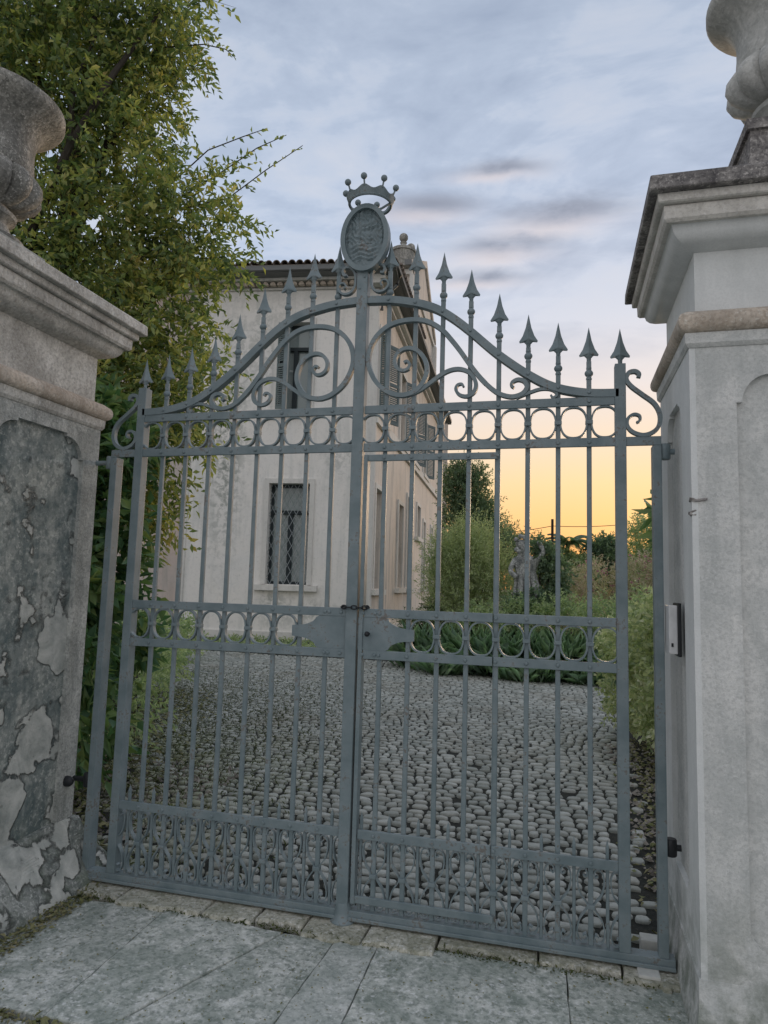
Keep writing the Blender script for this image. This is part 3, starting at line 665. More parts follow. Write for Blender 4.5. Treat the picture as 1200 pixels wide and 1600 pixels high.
        for rr, zz in ((.107, z0 + .002),):
            cw.tube([(ccx + rr * math.cos(t), ccy + rr * math.sin(t), zz) for t in np.linspace(0, 2 * PI, 33)], .007, 6)
        cw.tube([(-.088, 0, z0), (-.05, -.012, 3.455), (.0, -.02, 3.45)], .006, 6); cw.tube([(.124, 0, z0), (.08, -.012, 3.455), (.02, -.02, 3.45)], .006, 6)
        cw.build('crown', IRON, po, smooth=True)
        pm = MB()
        for k in range(8):
            t = 2 * PI * k / 8 + .02; px_, py_ = ccx + .124 * math.cos(t), ccy + .124 * math.sin(t)
            pm.tube([(ccx + .118 * math.cos(t), ccy + .118 * math.sin(t), z0 + .040), (ccx + .130 * math.cos(t), ccy + .130 * math.sin(t), z0 + .070)], .0045, 6)
            me = MB().ball((0, 0, 0), .0165, 14).mesh('pearl', IRON, smooth=True) if k == 0 else me
            link_mesh('pearl', me, IRON, po, (ccx + .133 * math.cos(t), ccy + .133 * math.sin(t), z0 + .080))
        pm.build('pearl_stem', IRON, po, kind='stuff')
    return g
build_leaf(-1, 'left leaf of the grey wrought iron gate, carrying the centre post with crowned oval crest')
build_leaf(1, 'right leaf of the grey wrought iron gate, with wicket door and lock knob')
# chain round the meeting posts
ch = empty('chain', (0, -.04, 1.435), 'short black chain wrapped round the meeting post of the gate', 'chain')
pth = [(-.045, -.012), (-.045, -.045), (-.022, -.055), (.005, -.056), (.03, -.050), (.055, -.045), (.075, -.03), (.075, .0), (.05, .03), (.0, .034), (-.035, .025)]
for i in range(len(pth)):
    a = Vector((pth[i][0], pth[i][1], 1.440)); b = Vector((pth[(i + 1) % len(pth)][0], pth[(i + 1) % len(pth)][1], 1.440)); d = (b - a); L = d.length * .62; d.normalize(); c = (a + b) / 2
    side = Vector((0, 0, 1)) if i % 2 else d.cross(Vector((0, 0, 1)))
    lp = [c + d * (L * math.cos(t)) + side * (.0085 * math.sin(t)) for t in np.linspace(0, 2 * PI, 13)]
    MB().tube(lp, .0036, 6).build('link', BLACK, ch, smooth=True)

# ------------------------------------------------------------------ pillars
def panel_outline(a, b, zb, zt, zs, n):
    """half widths a (side) and b (flat top); notches where curve meets straight lines"""
    right = [(a, zb + .12), (a, zs), (a - n, zs)]
    for t in np.linspace(0, PI / 2, 10)[1:]:
        right.append((b + n * .3 + (a - n - b - n * .3) * math.cos(t), zs + (zt - n - zs) * math.sin(t)))
    right.append((b, zt - n)); right.append((b, zt))
    bot = [(a - .06, zb), (a, zb + .06)]
    return [(-x, z) for x, z in reversed(right)][0:0] + bot + right + [(-x, z) for x, z in reversed(right)] + [(-x, z) for x, z in reversed(bot)]
def face_plate(name, outer, inner, th, mat, parent, to_world):
    bm = bmesh.new()
    def loop(pts):
        vs = [bm.verts.new((x, 0, z)) for x, z in pts]; return [bm.edges.new((vs[i], vs[(i + 1) % len(vs)])) for i in range(len(vs))]
    es = loop(outer) + loop(inner)
    bmesh.ops.triangle_fill(bm, edges=es, use_beauty=True, use_dissolve=False)
    geo = bmesh.ops.extrude_face_region(bm, geom=list(bm.faces))
    for v in geo['geom']:
        if isinstance(v, bmesh.types.BMVert): v.co.y += th
    bmesh.ops.recalc_face_normals(bm, faces=bm.faces)
    off = wl(parent)
    for v in bm.verts: v.co = Vector(to_world(v.co.x, v.co.y, v.co.z))
    bmesh.ops.recalc_face_normals(bm, faces=bm.faces)
    me = bpy.data.meshes.new(name); bm.to_mesh(me); bm.free(); return link_mesh(name, me, mat, parent)
def pillar(x_in, y0, y1, width, sg, dz, label, stoneM, panelM, shafM, flat_b, gside, spec):
    """x_in: inner side plane; sg=+1 the pillar lies towards +x"""
    hx, hy = width / 2, (y1 - y0) / 2; cx, cy = x_in + sg * hx, (y0 + y1) / 2
    p = empty('stone_pillar', (cx, cy, 0), label, 'pillar', 'two pillars of the gateway')
    T = .022; zt = 2.50 + dz
    MB().box(cx - hx + T, cx + hx - T, cy - hy + T, cy + hy - T, 0, zt).build('shaft_core', panelM, p)
    # faces with sunk panels
    for face in ('in', 'front', 'back', 'out'):
        hw = hy if face in ('in', 'out') else hx
        if face == 'in': tw = lambda u, v, z, s=sg: (x_in + s * v, cy + u, z)
        elif face == 'out': tw = lambda u, v, z, s=sg: (x_in + s * (width - v), cy + u, z)
        elif face == 'front': tw = lambda u, v, z: (cx + u, y0 + v, z)
        else: tw = lambda u, v, z: (cx + u, y1 - v, z)
        e = 0.0 if face in ('in', 'out') else T
        a, b, zb, ztp, zs, nt = spec['side' if face in ('in', 'out') else 'front']
        outer = [(-hw + e, .0), (hw - e, .0), (hw - e, zt), (-hw + e, zt)]
        m_ = shafM['side' if face in ('in', 'out') else 'front']
        face_plate('face_panel', outer, panel_outline(a, b, zb, ztp, zs, nt), T, m_, p, tw)
    z = lambda v: v + dz
    o = MB().loft(cx, cy, hx, hy, [(z(2.50), .004), (z(2.515), .014), (z(2.555), .016), (z(2.557), .012)]).build('astragal_fillet', stoneM, p)
    prof = [(z(2.557), .016)] + [(z(2.597) - .037 * math.cos(t), .018 + .024 * math.sin(t)) for t in np.linspace(.2, PI - .2, 8)] + [(z(2.645), .006)]
    o = MB().loft(cx, cy, hx, hy, prof).build('astragal', BEADM, p, smooth=True)
    o = MB().loft(cx, cy, hx, hy, [(z(2.645), -.030), (z(2.905), -.030)]).build('neck', STONE_SMOOTH if sg > 0 else CORN, p)
    cov = [(z(2.905), -.028)] + [(z(2.905) + .060 * math.sin(t), -.028 + .092 * (1 - math.cos(t))) for t in np.linspace(.2, PI / 2, 8)] + [(z(2.975), .064)]
    cov = [(z(2.900), -.028), (z(2.905), -.010), (z(2.915), .016), (z(2.930), .040), (z(2.950), .056), (z(2.975), .063), (z(2.978), .066)]
    MB().loft(cx, cy, hx, hy, cov).build('cornice_ovolo', CORN if sg < 0 else STONE_SMOOTH, p, smooth=True)
    MB().loft(cx, cy, hx, hy, [(z(2.978), .084), (z(2.990), .094), (z(3.040), .096), (z(3.045), .090)]).build('cornice_band', CAP_R if sg > 0 else CORN, p)
    MB().loft(cx, cy, hx, hy, [(z(3.045), .112), (z(3.050), .118), (z(3.080), .120), (z(3.081), .116)]).build('cornice_fillet', CAP_R if sg > 0 else CORN, p)
    MB().loft(cx, cy, hx, hy, [(z(3.082), .146), (z(3.086), .152), (z(3.140), .150), (z(3.146), .142)]).build('cornice_slab', SLABTOP if sg > 0 else CORN, p, bevel=.003)
    z3 = z(3.146); ph = .40 if sg > 0 else .27
    vs, fs = [], []; prof = [(.30, 0), (.30, .02), (.275, .03)] + [(.275 - .075 * math.sin(t), .03 + (ph - .08) * (1 - math.cos(t))) for t in np.linspace(.15, PI / 2, 8)] + [(.20, ph - .045), (.215, ph - .045), (.215, ph), (.17, ph)]
    pm_ = MB().loft(cx, cy, 0, 0, [(z3 + b, a) for a, b in prof]); pm_.build('plinth', SLABTOP if sg > 0 else STONE_L, p)
    return p, cx, cy, z3
rp, rcx, rcy, rz = pillar(1.45, -.40, .40, .98, 1, .0, 'grey rendered pillar at the right edge with intercom and brown bead moulding', STONE_R, STONE_R, {'side': STONE_SMOOTH, 'front': STONE_R}, .2, 1,
       {'front': (.326, .20, .30, 2.405, 2.277, .02), 'side': (.20, .11, .40, 2.36, 2.25, .015)})
lp_, lcx, lcy, lz = pillar(-1.5, -.83, .01, .98, -1, -.145, 'dark stained left pillar with flaking render and an arched sunk panel', CORN, PANEL_L, {'side': STONE_L, 'front': STONE_L}, .16, -1,
       {'front': (.36, .22, .25, 2.28, 2.15, .015), 'side': (.30, .165, .24, 2.285, 2.165, .016)})
# splayed rough footing of the left pillar and low footing of the right one
m = MB().loft(lcx, lcy, .49, .43, [(-.03, .19), (.03, .165), (.10, .12), (.17, .075), (.24, .035), (.30, .006), (.305, -.02)])
o = m.build('footing', mat_stone('flaking_footing_render', (.34, .35, .33), (.10, .12, .11), (.52, .52, .49), .6, 40, flake=True, bs=.9), lp_)
roughen(o, .022, 7, 5)
o = MB().loft(rcx, rcy, .49, .40, [(-.03, .035), (.05, .022), (.14, .010), (.20, .004), (.205, -.01)]).build('footing', STONE_R, rp); roughen(o, .008, 8, 4)
# chip and cracks on the right pillar arris (broken plaster pieces)
for (z0_, hgt_, wd_) in ((1.90, .009, .045), (1.845, .020, .012)):
    o = MB().box(1.444, 1.45 + wd_, -.4035, -.375, z0_, z0_ + hgt_).build('chip', SLABTOP, rp); roughen(o, .012, 45, 3)
def gadroon(n, zlo, zhi, amt):
    def f(a, z):
        t = max(0, min(1, (z - zlo) / (zhi - zlo))); return 1 + amt * math.sin(PI * t) ** .6 * (abs(math.cos(a * n / 2)) ** .5 - .8) if 0 < t < 1 else 1
    return f
def urn(cx, cy, z0, label, grp, URNM=URNM, sc=1.0):
    u = empty('stone_urn', (cx, cy, z0), label, 'urn', grp); u.scale = (sc, sc, sc)
    MB().lathe([(.20, z0), (.20, z0 + .03), (.15, z0 + .05), (.13, z0 + .09), (.115, z0 + .12), (.125, z0 + .14), (.15, z0 + .155), (.155, z0 + .175), (.13, z0 + .195), (.12, z0 + .21)], (cx, cy), 36).build('foot', URNM, u, smooth=True)
    b = z0 + .21
    pr = [(.12, b), (.19, b + .02), (.24, b + .055), (.262, b + .10), (.258, b + .145), (.235, b + .185), (.21, b + .205)]
    MB().lathe([(r, z) for r, z in pr], (cx, cy), 96, gadroon(12, b, b + .205, .24)).build('gadrooned_bowl', URNM, u, smooth=True)
    c = b + .200
    MB().lathe([(.215, c), (.218, c + .03), (.212, c + .10), (.212, c + .17), (.225, c + .22), (.255, c + .27), (.30, c + .305), (.335, c + .325), (.350, c + .345), (.350, c + .375), (.335, c + .385), (.30, c + .38), (.27, c + .32)], (cx, cy), 48).build('flared_neck', URNM, u, smooth=True)
urn(lcx, lcy, lz + .27, 'lichen spotted stone urn with gadrooned bowl on the left pillar', 'urns on the gate pillars')
urn(rcx, rcy, rz + .40, 'pale stone urn cut by the top right corner, on the right pillar', 'urns on the gate pillars', URN_R, .9)
# intercom on the inner side of the right pillar
ic = empty('intercom', (1.45, -.06, 1.40), 'white and black intercom box on the inner side of the right pillar', 'intercom')
MB().box(1.436, 1.4495, -.125, .01, 1.290, 1.51).build('housing', BLACK, ic, bevel=.004)
MB().box(1.402, 1.4355, -.115, .00, 1.300, 1.50).build('front_panel', WHITEP, ic, bevel=.004)
MB().box(1.410, 1.418, -.118, -.1155, 1.33, 1.345).build('call_button', BLACK, ic)
# old hinge knob on the left pillar
o = MB().ball((-1.490, -.06, .50), .028, 12, (1.3, .8, 1)).build('hinge_knob', BLACK, smooth=True); tag(o, 'dark iron hinge stub low on the left pillar edge', 'hinge')

# ------------------------------------------------------------------ villa
A0 = Vector((-3.974, 14.401, 0)); af, bs_ = math.radians(8), math.radians(4.3)
FD = Vector((-math.cos(af), -math.sin(af), 0)); SD = Vector((-math.sin(bs_), math.cos(bs_), 0))
FN = Vector((math.sin(af), -math.cos(af), 0)); SN = Vector((math.cos(bs_), math.sin(bs_), 0))   # outward normals
villa = empty('villa', A0, 'two storey pale villa with weathered plaster behind the gate, tiled eaves and side shutters', 'house')
class Wall(MB):
    def __init__(s, d, n, a=A0): super().__init__(); s.d, s.nn, s.a = d, n, a
    def blk(s, s0, s1, z0, z1, n0, n1):
        vs = [s.a + s.d * ss + s.nn * nn_ + Vector((0, 0, z)) for z in (z0, z1) for (ss, nn_) in ((s0, n0), (s1, n0), (s1, n1), (s0, n1))]
        return s.add(vs, [(0, 3, 2, 1), (4, 5, 6, 7), (0, 1, 5, 4), (1, 2, 6, 5), (2, 3, 7, 6), (3, 0, 4, 7)])
F = lambda: Wall(FD, FN); S = lambda: Wall(SD, SN)
def pierced(d, n, length, z0, z1, holes, thick, mat, name):
    """a wall of real thickness with window openings"""
    xs = sorted({0, length} | {h[0] for h in holes} | {h[1] for h in holes}); zs = sorted({z0, z1} | {h[2] for h in holes} | {h[3] for h in holes})
    m = Wall(d, n)
    for i in range(len(xs) - 1):
        # merge vertical runs
        run = None
        for j in range(len(zs) - 1):
            mx, mz = (xs[i] + xs[i + 1]) / 2, (zs[j] + zs[j + 1]) / 2
            solid = not any(h[0] < mx < h[1] and h[2] < mz < h[3] for h in holes)
            if solid: run = (run[0], zs[j + 1]) if run else (zs[j], zs[j + 1])
            if (not solid or j == len(zs) - 2) and run: m.blk(xs[i], xs[i + 1], run[0], run[1], -thick, 0); run = None
    o = m.build(name, mat, villa)
    bm = bmesh.new(); bm.from_mesh(o.data); bmesh.ops.remove_doubles(bm, verts=bm.verts, dist=1e-4)
    bm.to_mesh(o.data); bm.free(); return o
WTOP = 9.75
f_low = (1.72, 2.86, 1.49, 4.24); f_up = (1.86, 2.80, 6.31, 8.80)
pierced(FD, FN, 5.2, -.3, WTOP, [f_low, f_up], .45, PLASTER, 'front_wall')
Wall(FD, FN).blk(5.2, 8.2, -.3, WTOP, -.45, -.03).build('front_wall', PLASTER_P, villa)
side_holes = [(.35, 1.45, 1.44, 4.20), (4.35, 5.35, 1.48, 4.25), (6.3, 7.5, 1.48, 4.75), (8.95, 9.95, 3.5, 4.75), (11.1, 11.75, 1.5, 4.3), (14.0, 14.6, 1.5, 4.3),
              (.35, 1.45, 6.3, 8.7), (4.2, 5.3, 6.3, 8.7), (7.4, 8.5, 6.3, 8.7), (10.6, 11.7, 6.3, 8.7)]
pierced(SD, SN, 17.0, -.3, WTOP, side_holes, .45, PLASTER_S, 'side_wall')
Wall(FD, FN).blk(0.02, 8.2, -.3, WTOP, -16.5, -16.0).build('back_wall', PLASTER, villa)
Wall(FD, FN).blk(0.5, 8.0, 5.2, 5.3, -16, -.46).build('upper_floor', DARKW, villa)
# corner quoin strip and plinth
F().blk(-.03, .42, -.3, WTOP, 0.002, .035).build('corner_strip', TRIM, villa); S().blk(-.03, .13, -.3, WTOP, .002, .035).build('corner_strip', TRIM, villa)
F().blk(5.16, 5.28, 0, WTOP, .002, .03).build('corner_strip', TRIM, villa)
F().blk(.42, 8.2, -.3, .22, .002, .05).build('plinth_band', TRIM, villa)
S().blk(.13, 17, -.3, .3, .002, .06).build('plinth_band', TRIM, villa)
S().blk(.0, 17, 5.95, 6.22, .002, .10).build('belt_course', WTRIM, villa)
# eaves: cornice, scalloped brick course, soffit, gutter, tiles
F().blk(-.05, 8.2, WTOP + .001, WTOP + .06, -.1, .08).build('cornice', TRIM, villa)
sc = Wall(FD, FN)
for k in range(40):
    s0 = .0 + k * .205
    c = A0 + FD * (s0 + .1) + FN * .10
    pts = [(c + FD * (.085 * math.cos(t)) + Vector((0, 0, WTOP + .065 + .10 * math.sin(t)))) for t in np.linspace(0, PI, 7)]
    n = len(pts); vs = [p_ for p_ in pts] + [p_ + FN * .14 for p_ in pts]
    sc.add(vs, [tuple(range(n)), tuple(range(2 * n - 1, n - 1, -1))] + [(i, i + 1, n + i + 1, n + i) for i in range(n - 1)] + [(0, n, 2 * n - 1, n - 1)])
sc.build('scalloped_course', BEADM, villa, kind='stuff')
F().blk(-.3, 8.2, WTOP + .175, WTOP + .25, -.2, .30).build('cornice', TRIM, villa)
F().blk(-.55, 8.2, WTOP + .251, WTOP + .30, -.2, .62).build('soffit', GUTTER, villa)
F().blk(-.55, 8.2, WTOP + .27, WTOP + .40, .62, .74).build('gutter', GUTTER, villa)
S().blk(-.4, 17.2, WTOP + .001, WTOP + .12, -.1, .12).build('cornice', TRIM, villa)
S().blk(-.4, 17.2, WTOP + .121, WTOP + .30, -.1, .26).build('cornice', WTRIM, villa)
S().blk(-.5, 17.2, WTOP + .301, WTOP + .36, -.1, .52).build('soffit', GUTTER, villa)
S().blk(-.5, 17.2, WTOP + .33, WTOP + .48, .52, .64).build('gutter', GUTTER, villa)
# roof body
Rc = [A0 + FD * s_ + FN * n_ for s_, n_ in ((-.55, .70), (8.2, .70))]; ridge_z = WTOP + 1.9
c00 = A0 + FN * .72 - FD * .55; c10 = A0 + FD * 8.2 + FN * .72; c01 = A0 + SD * 17 + SN * .6; c11 = A0 + FD * 8.2 - FN * 17
rz0 = WTOP + .42
rg0 = A0 + FD * 4.0 - FN * 4.5; rg1 = A0 + FD * 4.0 - FN * 13
V = lambda p_, z: (p_.x, p_.y, z)
MB().add([V(c00, rz0), V(c10, rz0), V(c11, rz0), V(c01, rz0), V(rg0, ridge_z), V(rg1, ridge_z), V(c00, rz0 - .08), V(c10, rz0 - .08), V(c11, rz0 - .08), V(c01, rz0 - .08)],
         [(0, 1, 4), (1, 2, 5, 4), (2, 3, 5), (3, 0, 4, 5), (0, 6, 7, 1), (1, 7, 8, 2), (2, 8, 9, 3), (3, 9, 6, 0), (9, 8, 7, 6)]).build('roof', TILE, villa)
roof = [c for c in villa.children if c.name.startswith('roof')][0]
tm = MB(); seg = 6
vs = [];
for yy, r in ((0, .105), (.42, .085)):
    for t in np.linspace(0, PI, seg + 1): vs.append((r * math.cos(t), yy, r * math.sin(t) + yy * .18))
    for t in np.linspace(PI, 0, seg + 1): vs.append(((r - .02) * math.cos(t), yy, (r - .02) * math.sin(t) + yy * .18))
n = 2 * (seg + 1)
tm.add(vs, [(i, (i + 1) % n, n + (i + 1) % n, n + i) for i in range(n)] + [tuple(range(n)), tuple(range(2 * n - 1, n - 1, -1))]); TME = tm.mesh('roof_tile', TILE, smooth=False)
for k in range(32):
    o = link_mesh('roof_tile', TME, TILE, roof, A0 + FD * (-.5 + k * .215) + FN * (.80 + random.uniform(-.02, .02)) + Vector((0, 0, WTOP + .42 + random.uniform(-.012, .012))))
    o.rotation_euler = (0, random.uniform(-.05, .05), af + random.uniform(-.04, .04))
for k in range(22):
    o = link_mesh('roof_tile', TME, TILE, roof, A0 + SD * (-.3 + k * .26) + SN * .70 + Vector((0, 0, WTOP + .46)))
    o.rotation_euler = (0, 0, PI / 2 + bs_)
MB().tube([A0 + SN * .62 + SD * .0 + Vector((0, 0, WTOP + .38)), A0 + SN * .5 + SD * .05 + Vector((0, 0, WTOP + .1)), A0 + SN * .12 + SD * .06 + Vector((0, 0, WTOP - .25)), A0 + SN * .09 + SD * .06 + Vector((0, 0, WTOP - .6))], .05, 8).build('downpipe', GUTTER, villa, smooth=True)
# windows
def window(wl_, h_, grille=False, mull=True, sur=TRIM, name='window', pane=None):
    s0, s1, z0, z1 = h_; d, n = wl_
    W_ = lambda: Wall(d, n)
    m = W_(); t = .13; rev = -.22
    m.blk(s0, s0 + .07, z0, z1, rev - .06, rev); m.blk(s1 - .07, s1, z0, z1, rev - .06, rev); m.blk(s0 + .07, s1 - .07, z1 - .08, z1, rev - .06, rev); m.blk(s0 + .07, s1 - .07, z0, z0 + .08, rev - .06, rev)
    mid = (s0 + s1) / 2; zt_ = z0 + (z1 - z0) * .70
    if mull:
        m.blk(mid - .06, mid + .06, z0 + .08, zt_, rev - .05, rev + .02); m.blk(s0 + .07, s1 - .07, zt_, zt_ + .10, rev - .05, rev + .03)
    wf = m.build(name, DARKW, villa)
    W_().blk(s0 + .02, s1 - .02, z0 + .02, z1 - .02, rev - .10, rev - .085).build('pane', pane or GLASS, wf)
    m = W_()
    m.blk(s0 - t, s0, z0, z1, .002, .05); m.blk(s1, s1 + t, z0, z1, .002, .05); m.blk(s0 - t, s1 + t, z1, z1 + t, .002, .05)
    m.build('surround', sur, wf)
    W_().blk(s0 - .30, s1 + .30, z0 - .17, z0 - .02, -.2, .14).build('sill', sur, wf)
    if grille:
        g = Wall(d, n)
        import itertools
        Wd = s1 - s0; H = z1 - z0; stp = .19
        for sgn in (1, -1):
            k = -int(H / stp) * 1.0
            kk = -H
            while kk < Wd + H:
                # line s = kk + sgn' * z
                pts = []
                for q in np.linspace(0, H, 2): pass
                # clip segment
                if sgn > 0: a0, a1 = max(0, -kk / .55), min(H, (Wd - kk) / .55)
                else: a0, a1 = max(0, (kk - Wd) / .55), min(H, kk / .55)
                if a1 > a0 + .02:
                    e = [];
                    for q in (a0, a1):
                        ss = s0 + kk + sgn * .55 * q; e.append(A0 + d * ss + n * (-.10 - .012 * sgn) + Vector((0, 0, z0 + q)))
                    g.tube(e, .0085, 4)
                kk += stp
        g.build('grille', GRILLE, wf, kind='stuff')
    return wf
window((FD, FN), f_low, grille=True); window((FD, FN), f_up)
for h_ in side_holes[:6]: window((SD, SN), h_, sur=WTRIM, mull=False, pane=PANE_S)
for h_ in side_holes[6:]: window((SD, SN), h_, sur=WTRIM)
def shutter(d, n, s_h, z0, z1, wdt, ang, sgn):
    """louvred leaf hinged at s_h; ang = opening from closed position"""
    base = A0 + d * s_h + n * .02; ax = (d * (math.cos(ang) * sgn) + n * math.sin(ang)); nx = ax.cross(Vector((0, 0, 1)))
    def blk(m, u0, u1, zz0, zz1, t0, t1):
        vs = [base + ax * u + nx * t + Vector((0, 0, z)) for z in (zz0, zz1) for (u, t) in ((u0, t0), (u1, t0), (u1, t1), (u0, t1))]
        m.add(vs, [(0, 3, 2, 1), (4, 5, 6, 7), (0, 1, 5, 4), (1, 2, 6, 5), (2, 3, 7, 6), (3, 0, 4, 7)])
    m = MB(); blk(m, 0, .07, z0, z1, -.02, .02); blk(m, wdt - .07, wdt, z0, z1, -.02, .02)
    for zz in (z0, (z0 + z1) / 2 - .05, z1 - .1): blk(m, .07, wdt - .07, zz, zz + .1, -.02, .02)
    o = m.build('shutter', SHUT, villa); l = MB(); k = z0 + .11
    while k < z1 - .12:
        if abs(k - (z0 + z1) / 2) > .08: blk(l, .07, wdt - .07, k, k + .035, -.012, .012)
        k += .06
    l.build('louvre', SHUT, o, kind='stuff')
shutter(FD, FN, f_up[1] + .02, f_up[2], f_up[3], .44, math.radians(22), -1)
for h_ in side_holes[6:]:
    shutter(SD, SN, h_[1] + .02, h_[2], h_[3], .62, math.radians(28), 1)
shutter(SD, SN, side_holes[6][0] - .02, 6.3, 8.7, .2, math.radians(100), -1)
# attic gable over the side front
S().blk(5.6, 13.2, WTOP + .30, 12.75, -1.3, .02).build('attic_wall', PLASTER_S, villa)
S().blk(5.45, 13.35, 12.752, 12.95, -1.4, .10).build('attic_cornice', TRIM, villa)
S().blk(5.45, 5.75, WTOP + .5, 12.75, .021, .16).build('attic_pilaster', TRIM, villa); S().blk(13.0, 13.3, WTOP + .5, 12.75, .021, .2).build('attic_pilaster', TRIM, villa)
m = S(); ap = 9.4
def pt(s_, z, n_): return A0 + SD * s_ + SN * n_ + Vector((0, 0, z))
for (a_, b_) in ((5.3, ap), (13.5, ap)):
    vs = [pt(a_, 12.96, -1.4), pt(a_, 12.96, .14), pt(b_, 14.85, .14), pt(b_, 14.85, -1.4), pt(a_, 13.22, -1.4), pt(a_, 13.22, .14), pt(b_, 15.15, .14), pt(b_, 15.15, -1.4)]
    m.add(vs, [(0, 1, 2, 3), (4, 7, 6, 5), (0, 4, 5, 1), (1, 5, 6, 2), (2, 6, 7, 3), (3, 7, 4, 0)])
m.build('pediment_cornice', PLASTER_S, villa)
MB().add([pt(5.5, 12.96, .05), pt(13.3, 12.96, .05), pt(ap, 14.84, .05), pt(5.5, 12.96, -1.2), pt(13.3, 12.96, -1.2), pt(ap, 14.84, -1.2)], [(0, 1, 2), (5, 4, 3), (0, 2, 5, 3), (1, 4, 5, 2)]).build('tympanum', PLASTER_S, villa)
S().blk(5.15, 5.98, 12.96, 13.16, -.75, .12).build('finial_slab', GUTTER, villa)
for (s_, n_, zb_, sc_, rb) in ((5.55, -.25, 12.95, 1.0, .29), (6.9, -.18, 13.25, .85, .2)):
    c = A0 + SD * s_ + SN * n_
    MB().lathe([(rb * 1.45, zb_), (rb * 1.45, zb_ + .62), (rb * 1.6, zb_ + .64), (rb * 1.6, zb_ + .74), (rb * 1.1, zb_ + .80), (rb * .5, zb_ + .88), (rb * .32, zb_ + .98), (rb * .45, zb_ + 1.04), (rb * .25, zb_ + 1.08)], (c.x, c.y), 20).ball((c.x, c.y, zb_ + 1.24), .165, 14).build('ball_finial', URNM, villa, smooth=True)
# projecting wing at the far end of the side front
S().blk(17.2, 22, -.3, 11.2, -6, .02).build('rear_wing', mat_plaster('grey_plaster', (.30, .30, .30), (.25, .26, .27), (.16, .17, .17), .5), villa)
S().blk(17.0, 22.2, 11.2, 11.5, -6, .2).build('rear_cornice', GUTTER, villa)
# planted strip and kerb at the foot of the villa
kb = Wall(FD, FN); kb.blk(-.2, 8.0, -.03, .10, 2.2, 2.36); o = kb.build('stone_kerb', THRESH, bevel=.02); tag(o, 'low worn stone kerb before the villa wall', 'kerb')
o = Wall(FD, FN).blk(-.2, 8.0, -.03, .03, .05, 2.19).build('planting_bed', LAWN, kind='structure')

# ------------------------------------------------------------------ plants
def leaf_arrays(org, dirs, nrm, length, width, bend=0.15):
    """one folded rhombus per leaf, four vertices and two triangles"""
    side = np.cross(dirs, nrm); side /= np.linalg.norm(side, axis=1)[:, None] + 1e-9
    L = length[:, None]; Wd = width[:, None]
    v0 = org; v1 = org + dirs * L * .45 + side * Wd * .5 + nrm * L * bend * .6; v2 = org + dirs * L - nrm * L * bend; v3 = org + dirs * L * .45 - side * Wd * .5 + nrm * L * bend * .6
    return np.stack([v0, v1, v2, v3], 1)
def unit(a): return a / (np.linalg.norm(a, axis=1)[:, None] + 1e-9)
def twigs(clumps, n_twigs, per, tl, ll, lw, droop=0.2, shell=0.55, outward=0.8, rng=RNG):
    wts = np.array([c[3] * c[4] * c[5] for c in clumps]) ** .67; wts /= wts.sum()
    which = rng.choice(len(clumps), n_twigs, p=wts)
    C = np.array([c[:3] for c in clumps])[which]; Rr = np.array([c[3:6] for c in clumps])[which]
    dr = unit(rng.normal(size=(n_twigs, 3))); rad = (shell + (1 - shell) * rng.random(n_twigs)) * (0.8 + .25 * rng.random(n_twigs))
    o = C + dr * Rr * rad[:, None]
    td = unit(dr * outward + rng.normal(size=(n_twigs, 3)) * .55 + np.array([0, 0, -droop]))
    L = tl * (.6 + .8 * rng.random(n_twigs))
    t = (np.arange(per) + .5) / per
    org = (o[:, None, :] + td[:, None, :] * (L[:, None] * t[None, :])[:, :, None] + np.array([0, 0, -1.0]) * (droop * tl * t[None, :, None] ** 2)).reshape(-1, 3)
    tdd = np.repeat(td, per, 0); sd_ = unit(np.cross(tdd, rng.normal(size=tdd.shape)))
    ld = unit(tdd * .7 + sd_ * .9 + np.array([0, 0, -droop * .6])); nr = unit(np.cross(ld, rng.normal(size=ld.shape)) + np.array([0, 0, .9])); nr = unit(nr - ld * (nr * ld).sum(1)[:, None])
    N = len(org); ln = ll * (.65 + .6 * rng.random(N)); wd = lw * (.7 + .5 * rng.random(N))
    return org, ld, nr, ln, wd, (o, td, L)
def quads_obj(name, Q, mat, parent, kind='stuff', extra=None):
    n = len(Q); me = bpy.data.meshes.new(name)
    vs = Q.reshape(-1, 3)
    me.vertices.add(len(vs)); me.vertices.foreach_set('co', vs.astype(np.float32).ravel())
    tri = (np.arange(n)[:, None] * 4 + np.array([0, 1, 2, 0, 2, 3])[None, :]).astype(np.int32).ravel()
    me.loops.add(n * 6); me.loops.foreach_set('vertex_index', tri)
    me.polygons.add(n * 2); me.polygons.foreach_set('loop_start', np.arange(n * 2, dtype=np.int32) * 3); me.polygons.foreach_set('loop_total', np.full(n * 2, 3, np.int32))
    me.update(calc_edges=True); me.validate()
    return link_mesh(name, me, mat, parent, kind=kind)
def twig_sticks(tw, rad, k=1, maxn=2000):
    o, td, L = tw; m = MB()
    for i in range(0, min(len(o), maxn * k), k):
        a = Vector(o[i]) - Vector(td[i]) * .08; b = Vector(o[i]) + Vector(td[i]) * float(L[i]); m.tube([a, (a + b) / 2 + Vector((0, 0, -.005)), b], [rad, rad * .7, rad * .3], 3)
    return m
